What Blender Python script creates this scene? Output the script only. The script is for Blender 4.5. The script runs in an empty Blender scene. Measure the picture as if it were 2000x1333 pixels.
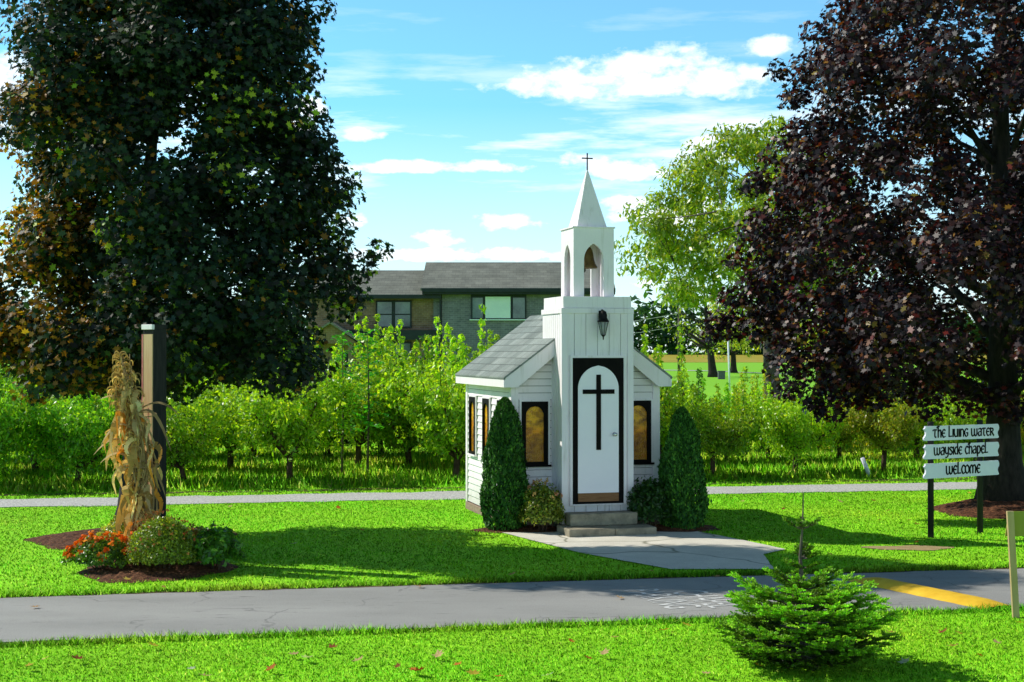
import bpy, math, random
import numpy as np
from mathutils import Vector, Matrix

R = math.radians
rng = np.random.default_rng(11)
random.seed(5)
scene = bpy.context.scene
col = scene.collection

# ------------------------------------------------------------------ frame of reference
F = 2800.0            # focal length in photo pixels
HOR = 688.0           # horizon row
H = 2.72              # camera height (m)


def gz(y):            # the land rises gently beyond the orchard
    return 0.0105 * min(max(y - 60.0, 0.0), 215.0)


def gp(px, py):       # flat-ground point seen at photo pixel
    d = F * H / (py - HOR)
    return ((px - 1000) / F * d, d)


def far(px, py):      # ground point on the rising land
    lo, hi = 10.0, 400.0
    for _ in range(50):
        m = (lo + hi) / 2
        y = HOR + (H - gz(m)) * F / m
        if y > py: lo = m
        else: hi = m
    return ((px - 1000) / F * lo, lo)


def W(px, py, d):
    return Vector(((px - 1000) / F * d, d, H + (HOR - py) / F * d))


# ------------------------------------------------------------------ tagging and linking
def tag(o, label=None, cat=None, group=None, kind=None):
    if label: o['label'] = label
    if cat: o['category'] = cat
    if group: o['group'] = group
    if kind: o['kind'] = kind
    return o


def empty(name, loc=(0, 0, 0), rz=0.0):
    o = bpy.data.objects.new(name, None)
    o.empty_display_size = 0.1
    o.location = loc
    o.rotation_euler = (0, 0, rz)
    col.objects.link(o)
    return o


def link(name, me, mat, parent=None):
    o = bpy.data.objects.new(name, me)
    if mat is not None and not me.materials:
        me.materials.append(mat)
    col.objects.link(o)
    if parent is not None:
        o.parent = parent
    return o


def copy_tree(o, parent=None):
    c = o.copy()
    col.objects.link(c)
    if parent is not None:
        c.parent = parent
    for ch in list(o.children):
        copy_tree(ch, c)
    return c


# ------------------------------------------------------------------ mesh builder
class MB:
    def __init__(s):
        s.v = []; s.f = []; s.sm = []

    def add(s, vs, fs, smooth=False):
        n = len(s.v)
        s.v += [tuple(v) for v in vs]
        for f in fs:
            s.f.append(tuple(i + n for i in f)); s.sm.append(smooth)
        return s

    def box(s, x0, x1, y0, y1, z0, z1, b=0.0):
        if b <= 0:
            vs = [(x, y, z) for z in (z0, z1) for (x, y) in ((x0, y0), (x1, y0), (x1, y1), (x0, y1))]
            fs = [(3, 2, 1, 0), (4, 5, 6, 7), (0, 1, 5, 4), (1, 2, 6, 5), (2, 3, 7, 6), (3, 0, 4, 7)]
            return s.add(vs, fs)
        vs = []; 
        for (dz, ins) in ((z0, b), (z0 + b, 0), (z1 - b, 0), (z1, b)):
            X0, X1, Y0, Y1 = x0 + ins, x1 - ins, y0 + ins, y1 - ins
            c = b if ins == 0 else 0.3 * b
            vs += [(X0 + c, Y0, dz), (X1 - c, Y0, dz), (X1, Y0 + c, dz), (X1, Y1 - c, dz),
                   (X1 - c, Y1, dz), (X0 + c, Y1, dz), (X0, Y1 - c, dz), (X0, Y0 + c, dz)]
        fs = [tuple(range(7, -1, -1)), tuple(range(24, 32))]
        for k in range(3):
            for i in range(8):
                j = (i + 1) % 8
                fs.append((k * 8 + i, k * 8 + j, k * 8 + 8 + j, k * 8 + 8 + i))
        return s.add(vs, fs)

    def prism(s, poly, axis, a, b):
        """extrude a 2-D polygon (list of (p,q)) along an axis between a and b"""
        def pt(p, q, w):
            return {'x': (w, p, q), 'y': (p, w, q), 'z': (p, q, w)}[axis]
        n = len(poly)
        vs = [pt(p, q, a) for p, q in poly] + [pt(p, q, b) for p, q in poly]
        fs = [tuple(range(n)), tuple(range(2 * n - 1, n - 1, -1))]
        for i in range(n):
            j = (i + 1) % n
            fs.append((i, i + n, j + n, j))
        return s.add(vs, fs)

    def tube(s, pts, rad, n=8, cap=True):
        pts = [Vector(p) for p in pts]
        if not hasattr(rad, '__len__'): rad = [rad] * len(pts)
        vs = []; fs = []
        up = Vector((0.31, 0.17, 0.93)).normalized()
        prev = None
        for i, p in enumerate(pts):
            t = (pts[min(i + 1, len(pts) - 1)] - pts[max(i - 1, 0)])
            if t.length < 1e-9: t = Vector((0, 0, 1))
            t.normalize()
            if prev is None:
                a = t.cross(up)
                if a.length < 1e-3: a = t.cross(Vector((1, 0, 0)))
            else:
                a = prev - t * prev.dot(t)
            a.normalize(); prev = a
            b = t.cross(a)
            for k in range(n):
                th = 2 * math.pi * k / n
                vs.append(p + (a * math.cos(th) + b * math.sin(th)) * rad[i])
        for i in range(len(pts) - 1):
            for k in range(n):
                j = (k + 1) % n
                fs.append((i * n + k, i * n + j, (i + 1) * n + j, (i + 1) * n + k))
        if cap:
            fs.append(tuple(range(n - 1, -1, -1)))
            fs.append(tuple(range((len(pts) - 1) * n, len(pts) * n)))
        return s.add(vs, fs, True)

    def lathe(s, prof, c=(0, 0, 0), n=24):
        vs = []; fs = []
        for (r, z) in prof:
            for k in range(n):
                th = 2 * math.pi * k / n
                vs.append((c[0] + r * math.cos(th), c[1] + r * math.sin(th), c[2] + z))
        for i in range(len(prof) - 1):
            for k in range(n):
                j = (k + 1) % n
                fs.append((i * n + k, i * n + j, (i + 1) * n + j, (i + 1) * n + k))
        fs.append(tuple(range(n - 1, -1, -1)))
        fs.append(tuple(range((len(prof) - 1) * n, len(prof) * n)))
        return s.add(vs, fs, True)

    def build(s, name, mat, parent=None):
        me = bpy.data.meshes.new(name)
        me.from_pydata(s.v, [], s.f)
        me.polygons.foreach_set('use_smooth', s.sm)
        import bmesh
        bm = bmesh.new(); bm.from_mesh(me)
        bmesh.ops.recalc_face_normals(bm, faces=bm.faces)
        bm.to_mesh(me); bm.free()
        me.update()
        return link(name, me, mat, parent)


def np_mesh(name, V, k, cols=None, smooth=False):
    """mesh of len(V)/k separate k-gons"""
    V = np.asarray(V, dtype=np.float32).reshape(-1, 3)
    n = len(V); m = n // k
    me = bpy.data.meshes.new(name)
    me.vertices.add(n); me.vertices.foreach_set('co', V.ravel())
    me.loops.add(n); me.loops.foreach_set('vertex_index', np.arange(n, dtype=np.int32))
    me.polygons.add(m); me.polygons.foreach_set('loop_start', (np.arange(m) * k).astype(np.int32))
    if cols is not None:
        a = me.color_attributes.new('Col', 'FLOAT_COLOR', 'POINT')
        c = np.ones((n, 4), dtype=np.float32)
        c[:, :3] = np.repeat(np.asarray(cols, dtype=np.float32), k, axis=0)
        a.data.foreach_set('color', c.ravel())
    me.update(calc_edges=True)
    me.validate()
    return me


# ------------------------------------------------------------------ materials
def newmat(name):
    m = bpy.data.materials.new(name); m.use_nodes = True
    nt = m.node_tree; nt.nodes.clear()
    out = nt.nodes.new('ShaderNodeOutputMaterial')
    return m, nt, out


def nd(nt, typ, **kw):
    n = nt.nodes.new(typ)
    for k, v in kw.items():
        if k.startswith('i_'):
            key = k[2:]
            n.inputs[int(key) if key.isdigit() else key.replace('_', ' ')].default_value = v
        else:
            setattr(n, k, v)
    return n


def c4(c): return (c[0], c[1], c[2], 1.0)


def ramp(nt, src, stops):
    r = nt.nodes.new('ShaderNodeValToRGB')
    el = r.color_ramp.elements
    while len(el) < len(stops): el.new(0.5)
    for e, (p, c) in zip(el, stops):
        e.position = p; e.color = c4(c)
    nt.links.new(src, r.inputs[0])
    return r.outputs[0]


def noise(nt, scale, detail=6, rough=0.6, coord='Object', stretch=None):
    tc = nt.nodes.new('ShaderNodeTexCoord')
    n = nd(nt, 'ShaderNodeTexNoise')
    n.inputs['Scale'].default_value = scale
    n.inputs['Detail'].default_value = detail
    n.inputs['Roughness'].default_value = rough
    v = tc.outputs[coord]
    if stretch:
        mp = nd(nt, 'ShaderNodeMapping'); mp.inputs['Scale'].default_value = stretch
        nt.links.new(v, mp.inputs[0]); v = mp.outputs[0]
    nt.links.new(v, n.inputs['Vector'])
    return n.outputs['Fac']


def mottled(name, a, b, scale=6, rough=0.7, spec=0.3, bump=0.0, bscale=40, stretch=None, c=None, metal=0.0, detail=6):
    m, nt, out = newmat(name)
    f = noise(nt, scale, detail, 0.65, stretch=stretch)
    stops = [(0.32, a), (0.68, b)] if c is None else [(0.3, a), (0.52, b), (0.72, c)]
    colr = ramp(nt, f, stops)
    p = nd(nt, 'ShaderNodeBsdfPrincipled')
    p.inputs['Roughness'].default_value = rough
    p.inputs['Specular IOR Level'].default_value = spec
    p.inputs['Metallic'].default_value = metal
    nt.links.new(colr, p.inputs['Base Color'])
    if bump > 0:
        bf = noise(nt, bscale, 5, 0.6, stretch=stretch)
        bn = nd(nt, 'ShaderNodeBump'); bn.inputs['Strength'].default_value = bump
        bn.inputs['Distance'].default_value = 0.02
        nt.links.new(bf, bn.inputs['Height']); nt.links.new(bn.outputs[0], p.inputs['Normal'])
    nt.links.new(p.outputs[0], out.inputs[0])
    return m


def weathered(name, a, b):
    """white house paint: slight blotches, rain streaks and grime towards the ground"""
    m, nt, out = newmat(name)
    c = ramp(nt, noise(nt, 3, 6, .65), [(.3, a), (.7, b)])
    tc = nt.nodes.new('ShaderNodeTexCoord'); sp = nd(nt, 'ShaderNodeSeparateXYZ'); nt.links.new(tc.outputs['Object'], sp.inputs[0])
    mr = nd(nt, 'ShaderNodeMapRange'); mr.inputs[1].default_value = .75; mr.inputs[2].default_value = .1; nt.links.new(sp.outputs[2], mr.inputs[0])
    n2 = noise(nt, 9, 6, .7); n3 = noise(nt, 14, 5, .65, stretch=(1, 1, .07))
    ml = nd(nt, 'ShaderNodeMath', operation='MULTIPLY'); nt.links.new(mr.outputs[0], ml.inputs[0]); nt.links.new(n2, ml.inputs[1])
    st = nd(nt, 'ShaderNodeMapRange'); st.inputs[1].default_value = .56; st.inputs[2].default_value = .80; st.inputs[4].default_value = .5; nt.links.new(n3, st.inputs[0])
    ad = nd(nt, 'ShaderNodeMath', operation='ADD', use_clamp=True); nt.links.new(ml.outputs[0], ad.inputs[0]); nt.links.new(st.outputs[0], ad.inputs[1])
    mx = nd(nt, 'ShaderNodeMix', data_type='RGBA'); mx.inputs[7].default_value = c4((.33, .31, .25))
    nt.links.new(ad.outputs[0], mx.inputs[0]); nt.links.new(c, mx.inputs[6])
    p = nd(nt, 'ShaderNodeBsdfPrincipled'); p.inputs['Roughness'].default_value = .6; p.inputs['Specular IOR Level'].default_value = .25
    nt.links.new(mx.outputs[2], p.inputs['Base Color'])
    bn = nd(nt, 'ShaderNodeBump'); bn.inputs['Strength'].default_value = .25; bn.inputs['Distance'].default_value = .01
    nt.links.new(noise(nt, 40, 5, .6, stretch=(1, 1, .3)), bn.inputs['Height']); nt.links.new(bn.outputs[0], p.inputs['Normal'])
    nt.links.new(p.outputs[0], out.inputs[0])
    return m


def leafmat(name, trans=0.4, rough=0.45, spec=0.35, tint=(1.0, 1.0, 1.0), tboost=(1.3, 1.25, 0.6)):
    m, nt, out = newmat(name)
    at = nd(nt, 'ShaderNodeAttribute', attribute_name='Col')
    oi = nd(nt, 'ShaderNodeObjectInfo')
    hs = nd(nt, 'ShaderNodeHueSaturation')
    mr = nd(nt, 'ShaderNodeMapRange'); mr.inputs[3].default_value = 0.82; mr.inputs[4].default_value = 1.15
    nt.links.new(oi.outputs['Random'], mr.inputs[0]); nt.links.new(mr.outputs[0], hs.inputs['Value'])
    nt.links.new(at.outputs['Color'], hs.inputs['Color'])
    p = nd(nt, 'ShaderNodeBsdfPrincipled')
    p.inputs['Roughness'].default_value = rough
    p.inputs['Specular IOR Level'].default_value = spec
    nt.links.new(hs.outputs[0], p.inputs['Base Color'])
    mul = nd(nt, 'ShaderNodeMix', data_type='RGBA', blend_type='MULTIPLY')
    mul.inputs[0].default_value = 1.0
    nt.links.new(hs.outputs[0], mul.inputs[6]); mul.inputs[7].default_value = c4(tboost)
    tr = nd(nt, 'ShaderNodeBsdfTranslucent')
    nt.links.new(mul.outputs[2], tr.inputs[0])
    mx = nd(nt, 'ShaderNodeMixShader'); mx.inputs[0].default_value = trans
    nt.links.new(p.outputs[0], mx.inputs[1]); nt.links.new(tr.outputs[0], mx.inputs[2])
    nt.links.new(mx.outputs[0], out.inputs[0])
    return m


M = {}
M['white'] = weathered('white_paint', (0.82, 0.765, 0.80), (0.87, 0.82, 0.86))
M['siding'] = weathered('white_siding', (0.79, 0.74, 0.765), (0.87, 0.82, 0.85))
M['cream'] = mottled('cream_paint', (0.72, 0.66, 0.45), (0.8, 0.75, 0.55), 6, 0.6)
M['black'] = mottled('black_paint', (0.004, 0.004, 0.004), (0.009, 0.008, 0.007), 8, 0.7, 0.08)
M['iron'] = mottled('black_iron', (0.004, 0.004, 0.004), (0.010, 0.009, 0.008), 20, 0.5, 0.2)
M['door'] = mottled('white_door_paint', (0.86, 0.83, 0.92), (0.90, 0.87, 0.95), 2, 0.35, 0.4)
M['kick'] = mottled('brown_wood', (0.16, 0.07, 0.025), (0.28, 0.14, 0.06), 6, 0.6, 0.3, 0.2, 30, stretch=(1, 1, 14))
M['brass'] = mottled('old_bronze', (0.09, 0.05, 0.012), (0.17, 0.10, 0.022), 12, 0.55, 0.5, metal=0.3)
M['steel'] = mottled('brushed_steel', (0.55, 0.55, 0.55), (0.7, 0.7, 0.7), 12, 0.25, 0.5, metal=1.0)
M['conc'] = mottled('concrete', (0.20, 0.19, 0.16), (0.34, 0.32, 0.27), 5, 0.85, 0.2, 0.35, 70)
M['stepc'] = mottled('weathered_concrete', (0.17, 0.155, 0.115), (0.40, 0.35, 0.25), 7, 0.85, 0.2, 0.4, 70)
M['foundation'] = mottled('brick_foundation', (0.22, 0.14, 0.10), (0.36, 0.27, 0.21), 22, 0.85, 0.2, 0.4, 60)
M['mulch'] = mottled('bark_mulch', (0.012, 0.005, 0.003), (0.11, 0.042, 0.018), 22, 0.9, 0.2, 1.0, 60, c=(0.34, 0.15, 0.07), detail=9)
M['bark'] = mottled('dark_bark', (0.012, 0.010, 0.009), (0.045, 0.036, 0.03), 14, 0.9, 0.2, 0.8, 30, stretch=(1, 1, 0.25))
M['obark'] = mottled('orchard_bark', (0.035, 0.022, 0.013), (0.12, 0.08, 0.05), 16, 0.9, 0.2, 0.6, 40, stretch=(1, 1, 0.3))
M['gbark'] = mottled('grey_bark', (0.06, 0.05, 0.04), (0.17, 0.14, 0.11), 14, 0.9, 0.2, 0.6, 40, stretch=(1, 1, 0.3))
M['yellow'] = mottled('yellow_road_paint', (0.66, 0.38, 0.015), (0.82, 0.53, 0.035), 5, 0.7, 0.3, 0.2, 80)
M['roadpaint'] = mottled('worn_white_road_paint', (0.45, 0.46, 0.46), (0.82, 0.82, 0.80), 9, 0.8, 0.2)
M['soil'] = mottled('bare_soil', (0.05, 0.04, 0.022), (0.17, 0.125, 0.07), 7, 0.95, 0.1, 0.6, 40)
M['sand'] = mottled('sandy_soil', (0.30, 0.22, 0.10), (0.42, 0.32, 0.17), 7, 0.95, 0.1, 0.4, 40)
M['gravel'] = mottled('pale_gravel', (0.22, 0.22, 0.22), (0.55, 0.55, 0.53), 26, 0.9, 0.2, 1.0, 40, c=(0.75, 0.75, 0.73), detail=10)
M['signwhite'] = mottled('sign_white_paint', (0.72, 0.72, 0.86), (0.80, 0.80, 0.93), 4, 0.5, 0.3)
M['lumber'] = mottled('raw_lumber', (0.38, 0.27, 0.12), (0.55, 0.42, 0.22), 9, 0.7, 0.3, 0.2, 30, stretch=(1, 1, 0.1))
M['olive'] = mottled('olive_board_paint', (0.25, 0.26, 0.03), (0.30, 0.31, 0.045), 3, 0.6)
M['postdark'] = mottled('dark_post', (0.016, 0.018, 0.019), (0.040, 0.038, 0.036), 9, 0.8, 0.1, stretch=(3, 3, .3))
M['postcream'] = mottled('faded_cream_panel', (0.50, 0.30, 0.15), (0.66, 0.48, 0.28), 9, 0.7, 0.2, stretch=(12, 12, 0.4))
M['pink'] = mottled('faded_red_stripe', (0.42, 0.10, 0.10), (0.6, 0.24, 0.2), 9, 0.7)
M['stalk'] = mottled('dry_stalk', (0.22, 0.15, 0.06), (0.38, 0.28, 0.13), 9, 0.8, 0.2, stretch=(1, 1, 0.3))
M['stone'] = mottled('pale_stone', (0.35, 0.38, 0.4), (0.6, 0.62, 0.62), 8, 0.8, 0.2, 0.5, 20)
M['wire'] = mottled('grey_wire', (0.5, 0.5, 0.5), (0.6, 0.6, 0.6), 5, 0.5)
M['utility'] = mottled('utility_grey', (0.08, 0.09, 0.09), (0.13, 0.14, 0.14), 5, 0.7)
M['hpale'] = mottled('pale_blue_white', (0.62, 0.76, 0.80), (0.72, 0.84, 0.87), 2, 0.4)  # flat pale blue-white for a house window pane and its sill
M['hglass'] = mottled('dark_window_glass', (0.05, 0.08, 0.10), (0.16, 0.22, 0.26), 1.4, 0.08, 0.6)
M['htrim'] = mottled('dark_slate_trim', (0.012, 0.019, 0.024), (0.022, 0.033, 0.040), 3, 0.6)
M['farroad'] = mottled('pale_road', (0.42, 0.42, 0.40), (0.55, 0.55, 0.52), 2, 0.9)
M['maple'] = leafmat('dark_maple_leaf', 0.34, 0.5, 0.25, tboost=(1.7, 1.6, 0.5))
M['purple'] = leafmat('purple_maple_leaf', 0.22, 0.45, 0.32, tboost=(1.6, 0.8, 0.7))
M['leaf'] = leafmat('orchard_leaf', 0.48, 0.36, 0.5, tboost=(1.75, 1.7, 0.55))
M['cedar'] = leafmat('cedar_spray', 0.12, 0.6, 0.2)
M['fir'] = leafmat('fir_needle', 0.15, 0.5, 0.3)
M['dry'] = leafmat('dry_corn_leaf', 0.30, 0.7, 0.15, tboost=(1.3, 1.0, 0.6))
M['petal'] = leafmat('flower_petal', 0.25, 0.7, 0.1, tboost=(1.2, 0.9, 0.6))
M['grass'] = leafmat('grass_blade', 0.12, 0.7, 0.1, tboost=(1.1, 1.15, 0.5))


def asphalt():
    m, nt, out = newmat('asphalt')
    f1 = noise(nt, 0.9, 4, 0.6, stretch=(0.35, 1, 1))
    f2 = noise(nt, 90, 3, 0.7)
    f3 = noise(nt, 9, 6, 0.7, stretch=(0.25, 1.4, 1))
    a = ramp(nt, f1, [(0.3, (0.275, 0.272, 0.262)), (0.7, (0.375, 0.37, 0.355))])
    b = ramp(nt, f2, [(0.3, (0.62, 0.62, 0.63)), (0.7, (1.3, 1.3, 1.28))])
    c = ramp(nt, f3, [(0.30, (0.35, 0.35, 0.36)), (0.40, (1, 1, 1))])
    m1 = nd(nt, 'ShaderNodeMix', data_type='RGBA', blend_type='MULTIPLY'); m1.inputs[0].default_value = 0.8
    nt.links.new(a, m1.inputs[6]); nt.links.new(b, m1.inputs[7])
    m2 = nd(nt, 'ShaderNodeMix', data_type='RGBA', blend_type='MULTIPLY'); m2.inputs[0].default_value = 0.8
    nt.links.new(m1.outputs[2], m2.inputs[6]); nt.links.new(c, m2.inputs[7])
    tc = nt.nodes.new('ShaderNodeTexCoord'); wn = nd(nt, 'ShaderNodeTexNoise'); wn.inputs['Scale'].default_value = 2.2; wn.inputs['Detail'].default_value = 5
    nt.links.new(tc.outputs['Object'], wn.inputs['Vector'])
    wv = nd(nt, 'ShaderNodeMix', data_type='RGBA'); wv.inputs[0].default_value = .4
    nt.links.new(tc.outputs['Object'], wv.inputs[6]); nt.links.new(wn.outputs['Color'], wv.inputs[7])
    vo = nd(nt, 'ShaderNodeTexVoronoi', feature='DISTANCE_TO_EDGE'); vo.inputs['Scale'].default_value = .75; nt.links.new(wv.outputs[2], vo.inputs['Vector'])
    ck = ramp(nt, vo.outputs['Distance'], [(.002, (.66, .66, .67)), (.009, (1, 1, 1))])
    gate = ramp(nt, noise(nt, .55, 3, .5), [(.48, (0, 0, 0)), (.56, (1, 1, 1))])
    m3 = nd(nt, 'ShaderNodeMix', data_type='RGBA', blend_type='MULTIPLY')
    nt.links.new(gate, m3.inputs[0]); nt.links.new(m2.outputs[2], m3.inputs[6]); nt.links.new(ck, m3.inputs[7]); m2 = m3
    p = nd(nt, 'ShaderNodeBsdfPrincipled'); p.inputs['Roughness'].default_value = 0.85
    p.inputs['Specular IOR Level'].default_value = 0.25
    nt.links.new(m2.outputs[2], p.inputs['Base Color'])
    bn = nd(nt, 'ShaderNodeBump'); bn.inputs['Strength'].default_value = 0.5; bn.inputs['Distance'].default_value = 0.01
    nt.links.new(f2, bn.inputs['Height']); nt.links.new(bn.outputs[0], p.inputs['Normal'])
    nt.links.new(p.outputs[0], out.inputs[0])
    return m


M['asphalt'] = asphalt()


def walkmat():
    """old concrete slabs with joints and a few cracks"""
    m, nt, out = newmat('cracked_concrete')
    f1 = noise(nt, 1.6, 6, 0.65)
    f2 = noise(nt, 60, 3, 0.7)
    a = ramp(nt, f1, [(0.3, (0.58, 0.545, 0.46)), (0.7, (0.76, 0.72, 0.62))])
    tc = nt.nodes.new('ShaderNodeTexCoord')
    ns = nd(nt, 'ShaderNodeTexNoise'); ns.inputs['Scale'].default_value = 1.3
    nt.links.new(tc.outputs['Object'], ns.inputs['Vector'])
    mxv = nd(nt, 'ShaderNodeMix', data_type='RGBA'); mxv.inputs[0].default_value = 0.35
    nt.links.new(tc.outputs['Object'], mxv.inputs[6]); nt.links.new(ns.outputs['Color'], mxv.inputs[7])
    vo = nd(nt, 'ShaderNodeTexVoronoi', feature='DISTANCE_TO_EDGE'); vo.inputs['Scale'].default_value = 0.5
    nt.links.new(mxv.outputs[2], vo.inputs['Vector'])
    c = ramp(nt, vo.outputs['Distance'], [(0.002, (0.35, 0.36, 0.30)), (0.010, (1, 1, 1))])
    b = ramp(nt, f2, [(0.3, (0.82, 0.82, 0.82)), (0.7, (1.12, 1.12, 1.12))])
    m1 = nd(nt, 'ShaderNodeMix', data_type='RGBA', blend_type='MULTIPLY'); m1.inputs[0].default_value = 1
    nt.links.new(a, m1.inputs[6]); nt.links.new(b, m1.inputs[7])
    m2 = nd(nt, 'ShaderNodeMix', data_type='RGBA', blend_type='MULTIPLY'); m2.inputs[0].default_value = 1
    nt.links.new(m1.outputs[2], m2.inputs[6]); nt.links.new(c, m2.inputs[7])
    p = nd(nt, 'ShaderNodeBsdfPrincipled'); p.inputs['Roughness'].default_value = 0.85
    nt.links.new(m2.outputs[2], p.inputs['Base Color'])
    nt.links.new(p.outputs[0], out.inputs[0])
    return m


M['walk'] = walkmat()


def lawnmat():
    m, nt, out = newmat('lawn_ground')
    f1 = noise(nt, 0.35, 5, 0.6)
    f2 = noise(nt, 14, 5, 0.7)
    a = ramp(nt, f1, [(0.3, (0.25, 0.66, 0.016)), (0.7, (0.36, 0.80, 0.024))])
    b = ramp(nt, f2, [(0.3, (0.5, 0.56, 0.5)), (0.7, (1.2, 1.15, 1.1))])
    m1 = nd(nt, 'ShaderNodeMix', data_type='RGBA', blend_type='MULTIPLY'); m1.inputs[0].default_value = 1
    nt.links.new(a, m1.inputs[6]); nt.links.new(b, m1.inputs[7])
    f3 = noise(nt, 1.9, 6, 0.72)
    dry = ramp(nt, f3, [(0.56, (1, 1, 1)), (0.72, (1.15, 0.80, 1.6))])
    m1b = nd(nt, 'ShaderNodeMix', data_type='RGBA', blend_type='MULTIPLY'); m1b.inputs[0].default_value = 1
    nt.links.new(m1.outputs[2], m1b.inputs[6]); nt.links.new(dry, m1b.inputs[7]); m1 = m1b
    # distance along the land: far fields are yellower
    tc = nt.nodes.new('ShaderNodeTexCoord'); sp = nd(nt, 'ShaderNodeSeparateXYZ')
    nt.links.new(tc.outputs['Object'], sp.inputs[0])
    mr = nd(nt, 'ShaderNodeMapRange'); mr.inputs[1].default_value = 60; mr.inputs[2].default_value = 100
    nt.links.new(sp.outputs['Y'], mr.inputs[0])
    m2 = nd(nt, 'ShaderNodeMix', data_type='RGBA'); m2.inputs[7].default_value = c4((0.22, 0.52, 0.03))
    nt.links.new(mr.outputs[0], m2.inputs[0]); nt.links.new(m1.outputs[2], m2.inputs[6])
    p = nd(nt, 'ShaderNodeBsdfPrincipled'); p.inputs['Roughness'].default_value = 0.9
    p.inputs['Specular IOR Level'].default_value = 0.1
    nt.links.new(m2.outputs[2], p.inputs['Base Color'])
    nt.links.new(p.outputs[0], out.inputs[0])
    return m


M['lawn'] = lawnmat()
M['field'] = mottled('yellow_field', (0.30, 0.25, 0.03), (0.42, 0.36, 0.05), 0.2, 0.95, 0.1)


def brickmat(name, a, b, mortar, scale=1.0, bw=0.23, bh=0.085):
    m, nt, out = newmat(name)
    tc = nt.nodes.new('ShaderNodeTexCoord'); sp = nd(nt, 'ShaderNodeSeparateXYZ')
    nt.links.new(tc.outputs['Object'], sp.inputs[0])
    ad = nd(nt, 'ShaderNodeMath', operation='ADD'); nt.links.new(sp.outputs[0], ad.inputs[0]); nt.links.new(sp.outputs[1], ad.inputs[1])
    cb = nd(nt, 'ShaderNodeCombineXYZ'); nt.links.new(ad.outputs[0], cb.inputs[0]); nt.links.new(sp.outputs[2], cb.inputs[1])
    br = nd(nt, 'ShaderNodeTexBrick')
    br.inputs['Color1'].default_value = c4(a); br.inputs['Color2'].default_value = c4(b); br.inputs['Mortar'].default_value = c4(mortar)
    br.inputs['Scale'].default_value = scale; br.inputs['Brick Width'].default_value = bw; br.inputs['Row Height'].default_value = bh
    br.inputs['Mortar Size'].default_value = 0.009
    nt.links.new(cb.outputs[0], br.inputs['Vector'])
    f = noise(nt, 3, 6, 0.7)
    sh = ramp(nt, f, [(0.3, (0.72, 0.72, 0.72)), (0.7, (1.2, 1.2, 1.2))])
    mm = nd(nt, 'ShaderNodeMix', data_type='RGBA', blend_type='MULTIPLY'); mm.inputs[0].default_value = 1
    nt.links.new(br.outputs['Color'], mm.inputs[6]); nt.links.new(sh, mm.inputs[7])
    p = nd(nt, 'ShaderNodeBsdfPrincipled'); p.inputs['Roughness'].default_value = 0.9
    nt.links.new(mm.outputs[2], p.inputs['Base Color'])
    bn = nd(nt, 'ShaderNodeBump'); bn.inputs['Strength'].default_value = 0.4; bn.inputs['Distance'].default_value = 0.02
    bn.invert = True
    nt.links.new(br.outputs['Fac'], bn.inputs['Height']); nt.links.new(bn.outputs[0], p.inputs['Normal'])
    nt.links.new(p.outputs[0], out.inputs[0])
    return m


def shinglemat(name, a, b, line, course=0.14, tab=0.32, axis='YZ'):
    """asphalt shingles: coursing follows the height along the slope"""
    m, nt, out = newmat(name)
    tc = nt.nodes.new('ShaderNodeTexCoord'); sp = nd(nt, 'ShaderNodeSeparateXYZ')
    nt.links.new(tc.outputs['Object'], sp.inputs[0])
    cb = nd(nt, 'ShaderNodeCombineXYZ')
    nt.links.new(sp.outputs[1 if axis == 'YZ' else 0], cb.inputs[0]); nt.links.new(sp.outputs[2], cb.inputs[1])
    br = nd(nt, 'ShaderNodeTexBrick')
    br.inputs['Color1'].default_value = c4(a); br.inputs['Color2'].default_value = c4(b); br.inputs['Mortar'].default_value = c4(line)
    br.inputs['Scale'].default_value = 1.0; br.inputs['Brick Width'].default_value = tab; br.inputs['Row Height'].default_value = course
    br.inputs['Mortar Size'].default_value = 0.004; br.inputs['Bias'].default_value = -0.1
    nt.links.new(cb.outputs[0], br.inputs['Vector'])
    f = noise(nt, 50, 4, 0.7); f2 = noise(nt, 1.5, 4, 0.6)
    s1 = ramp(nt, f, [(0.3, (0.78, 0.78, 0.78)), (0.7, (1.2, 1.2, 1.2))])
    s2 = ramp(nt, f2, [(0.3, (0.8, 0.8, 0.8)), (0.7, (1.15, 1.15, 1.15))])
    mm = nd(nt, 'ShaderNodeMix', data_type='RGBA', blend_type='MULTIPLY'); mm.inputs[0].default_value = 1
    nt.links.new(br.outputs['Color'], mm.inputs[6]); nt.links.new(s1, mm.inputs[7])
    m3 = nd(nt, 'ShaderNodeMix', data_type='RGBA', blend_type='MULTIPLY'); m3.inputs[0].default_value = 1
    nt.links.new(mm.outputs[2], m3.inputs[6]); nt.links.new(s2, m3.inputs[7])
    p = nd(nt, 'ShaderNodeBsdfPrincipled'); p.inputs['Roughness'].default_value = 0.92
    p.inputs['Specular IOR Level'].default_value = 0.15
    nt.links.new(m3.outputs[2], p.inputs['Base Color'])
    bn = nd(nt, 'ShaderNodeBump'); bn.inputs['Strength'].default_value = 0.5; bn.inputs['Distance'].default_value = 0.01
    nt.links.new(f, bn.inputs['Height']); nt.links.new(bn.outputs[0], p.inputs['Normal'])
    nt.links.new(p.outputs[0], out.inputs[0])
    return m


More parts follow.
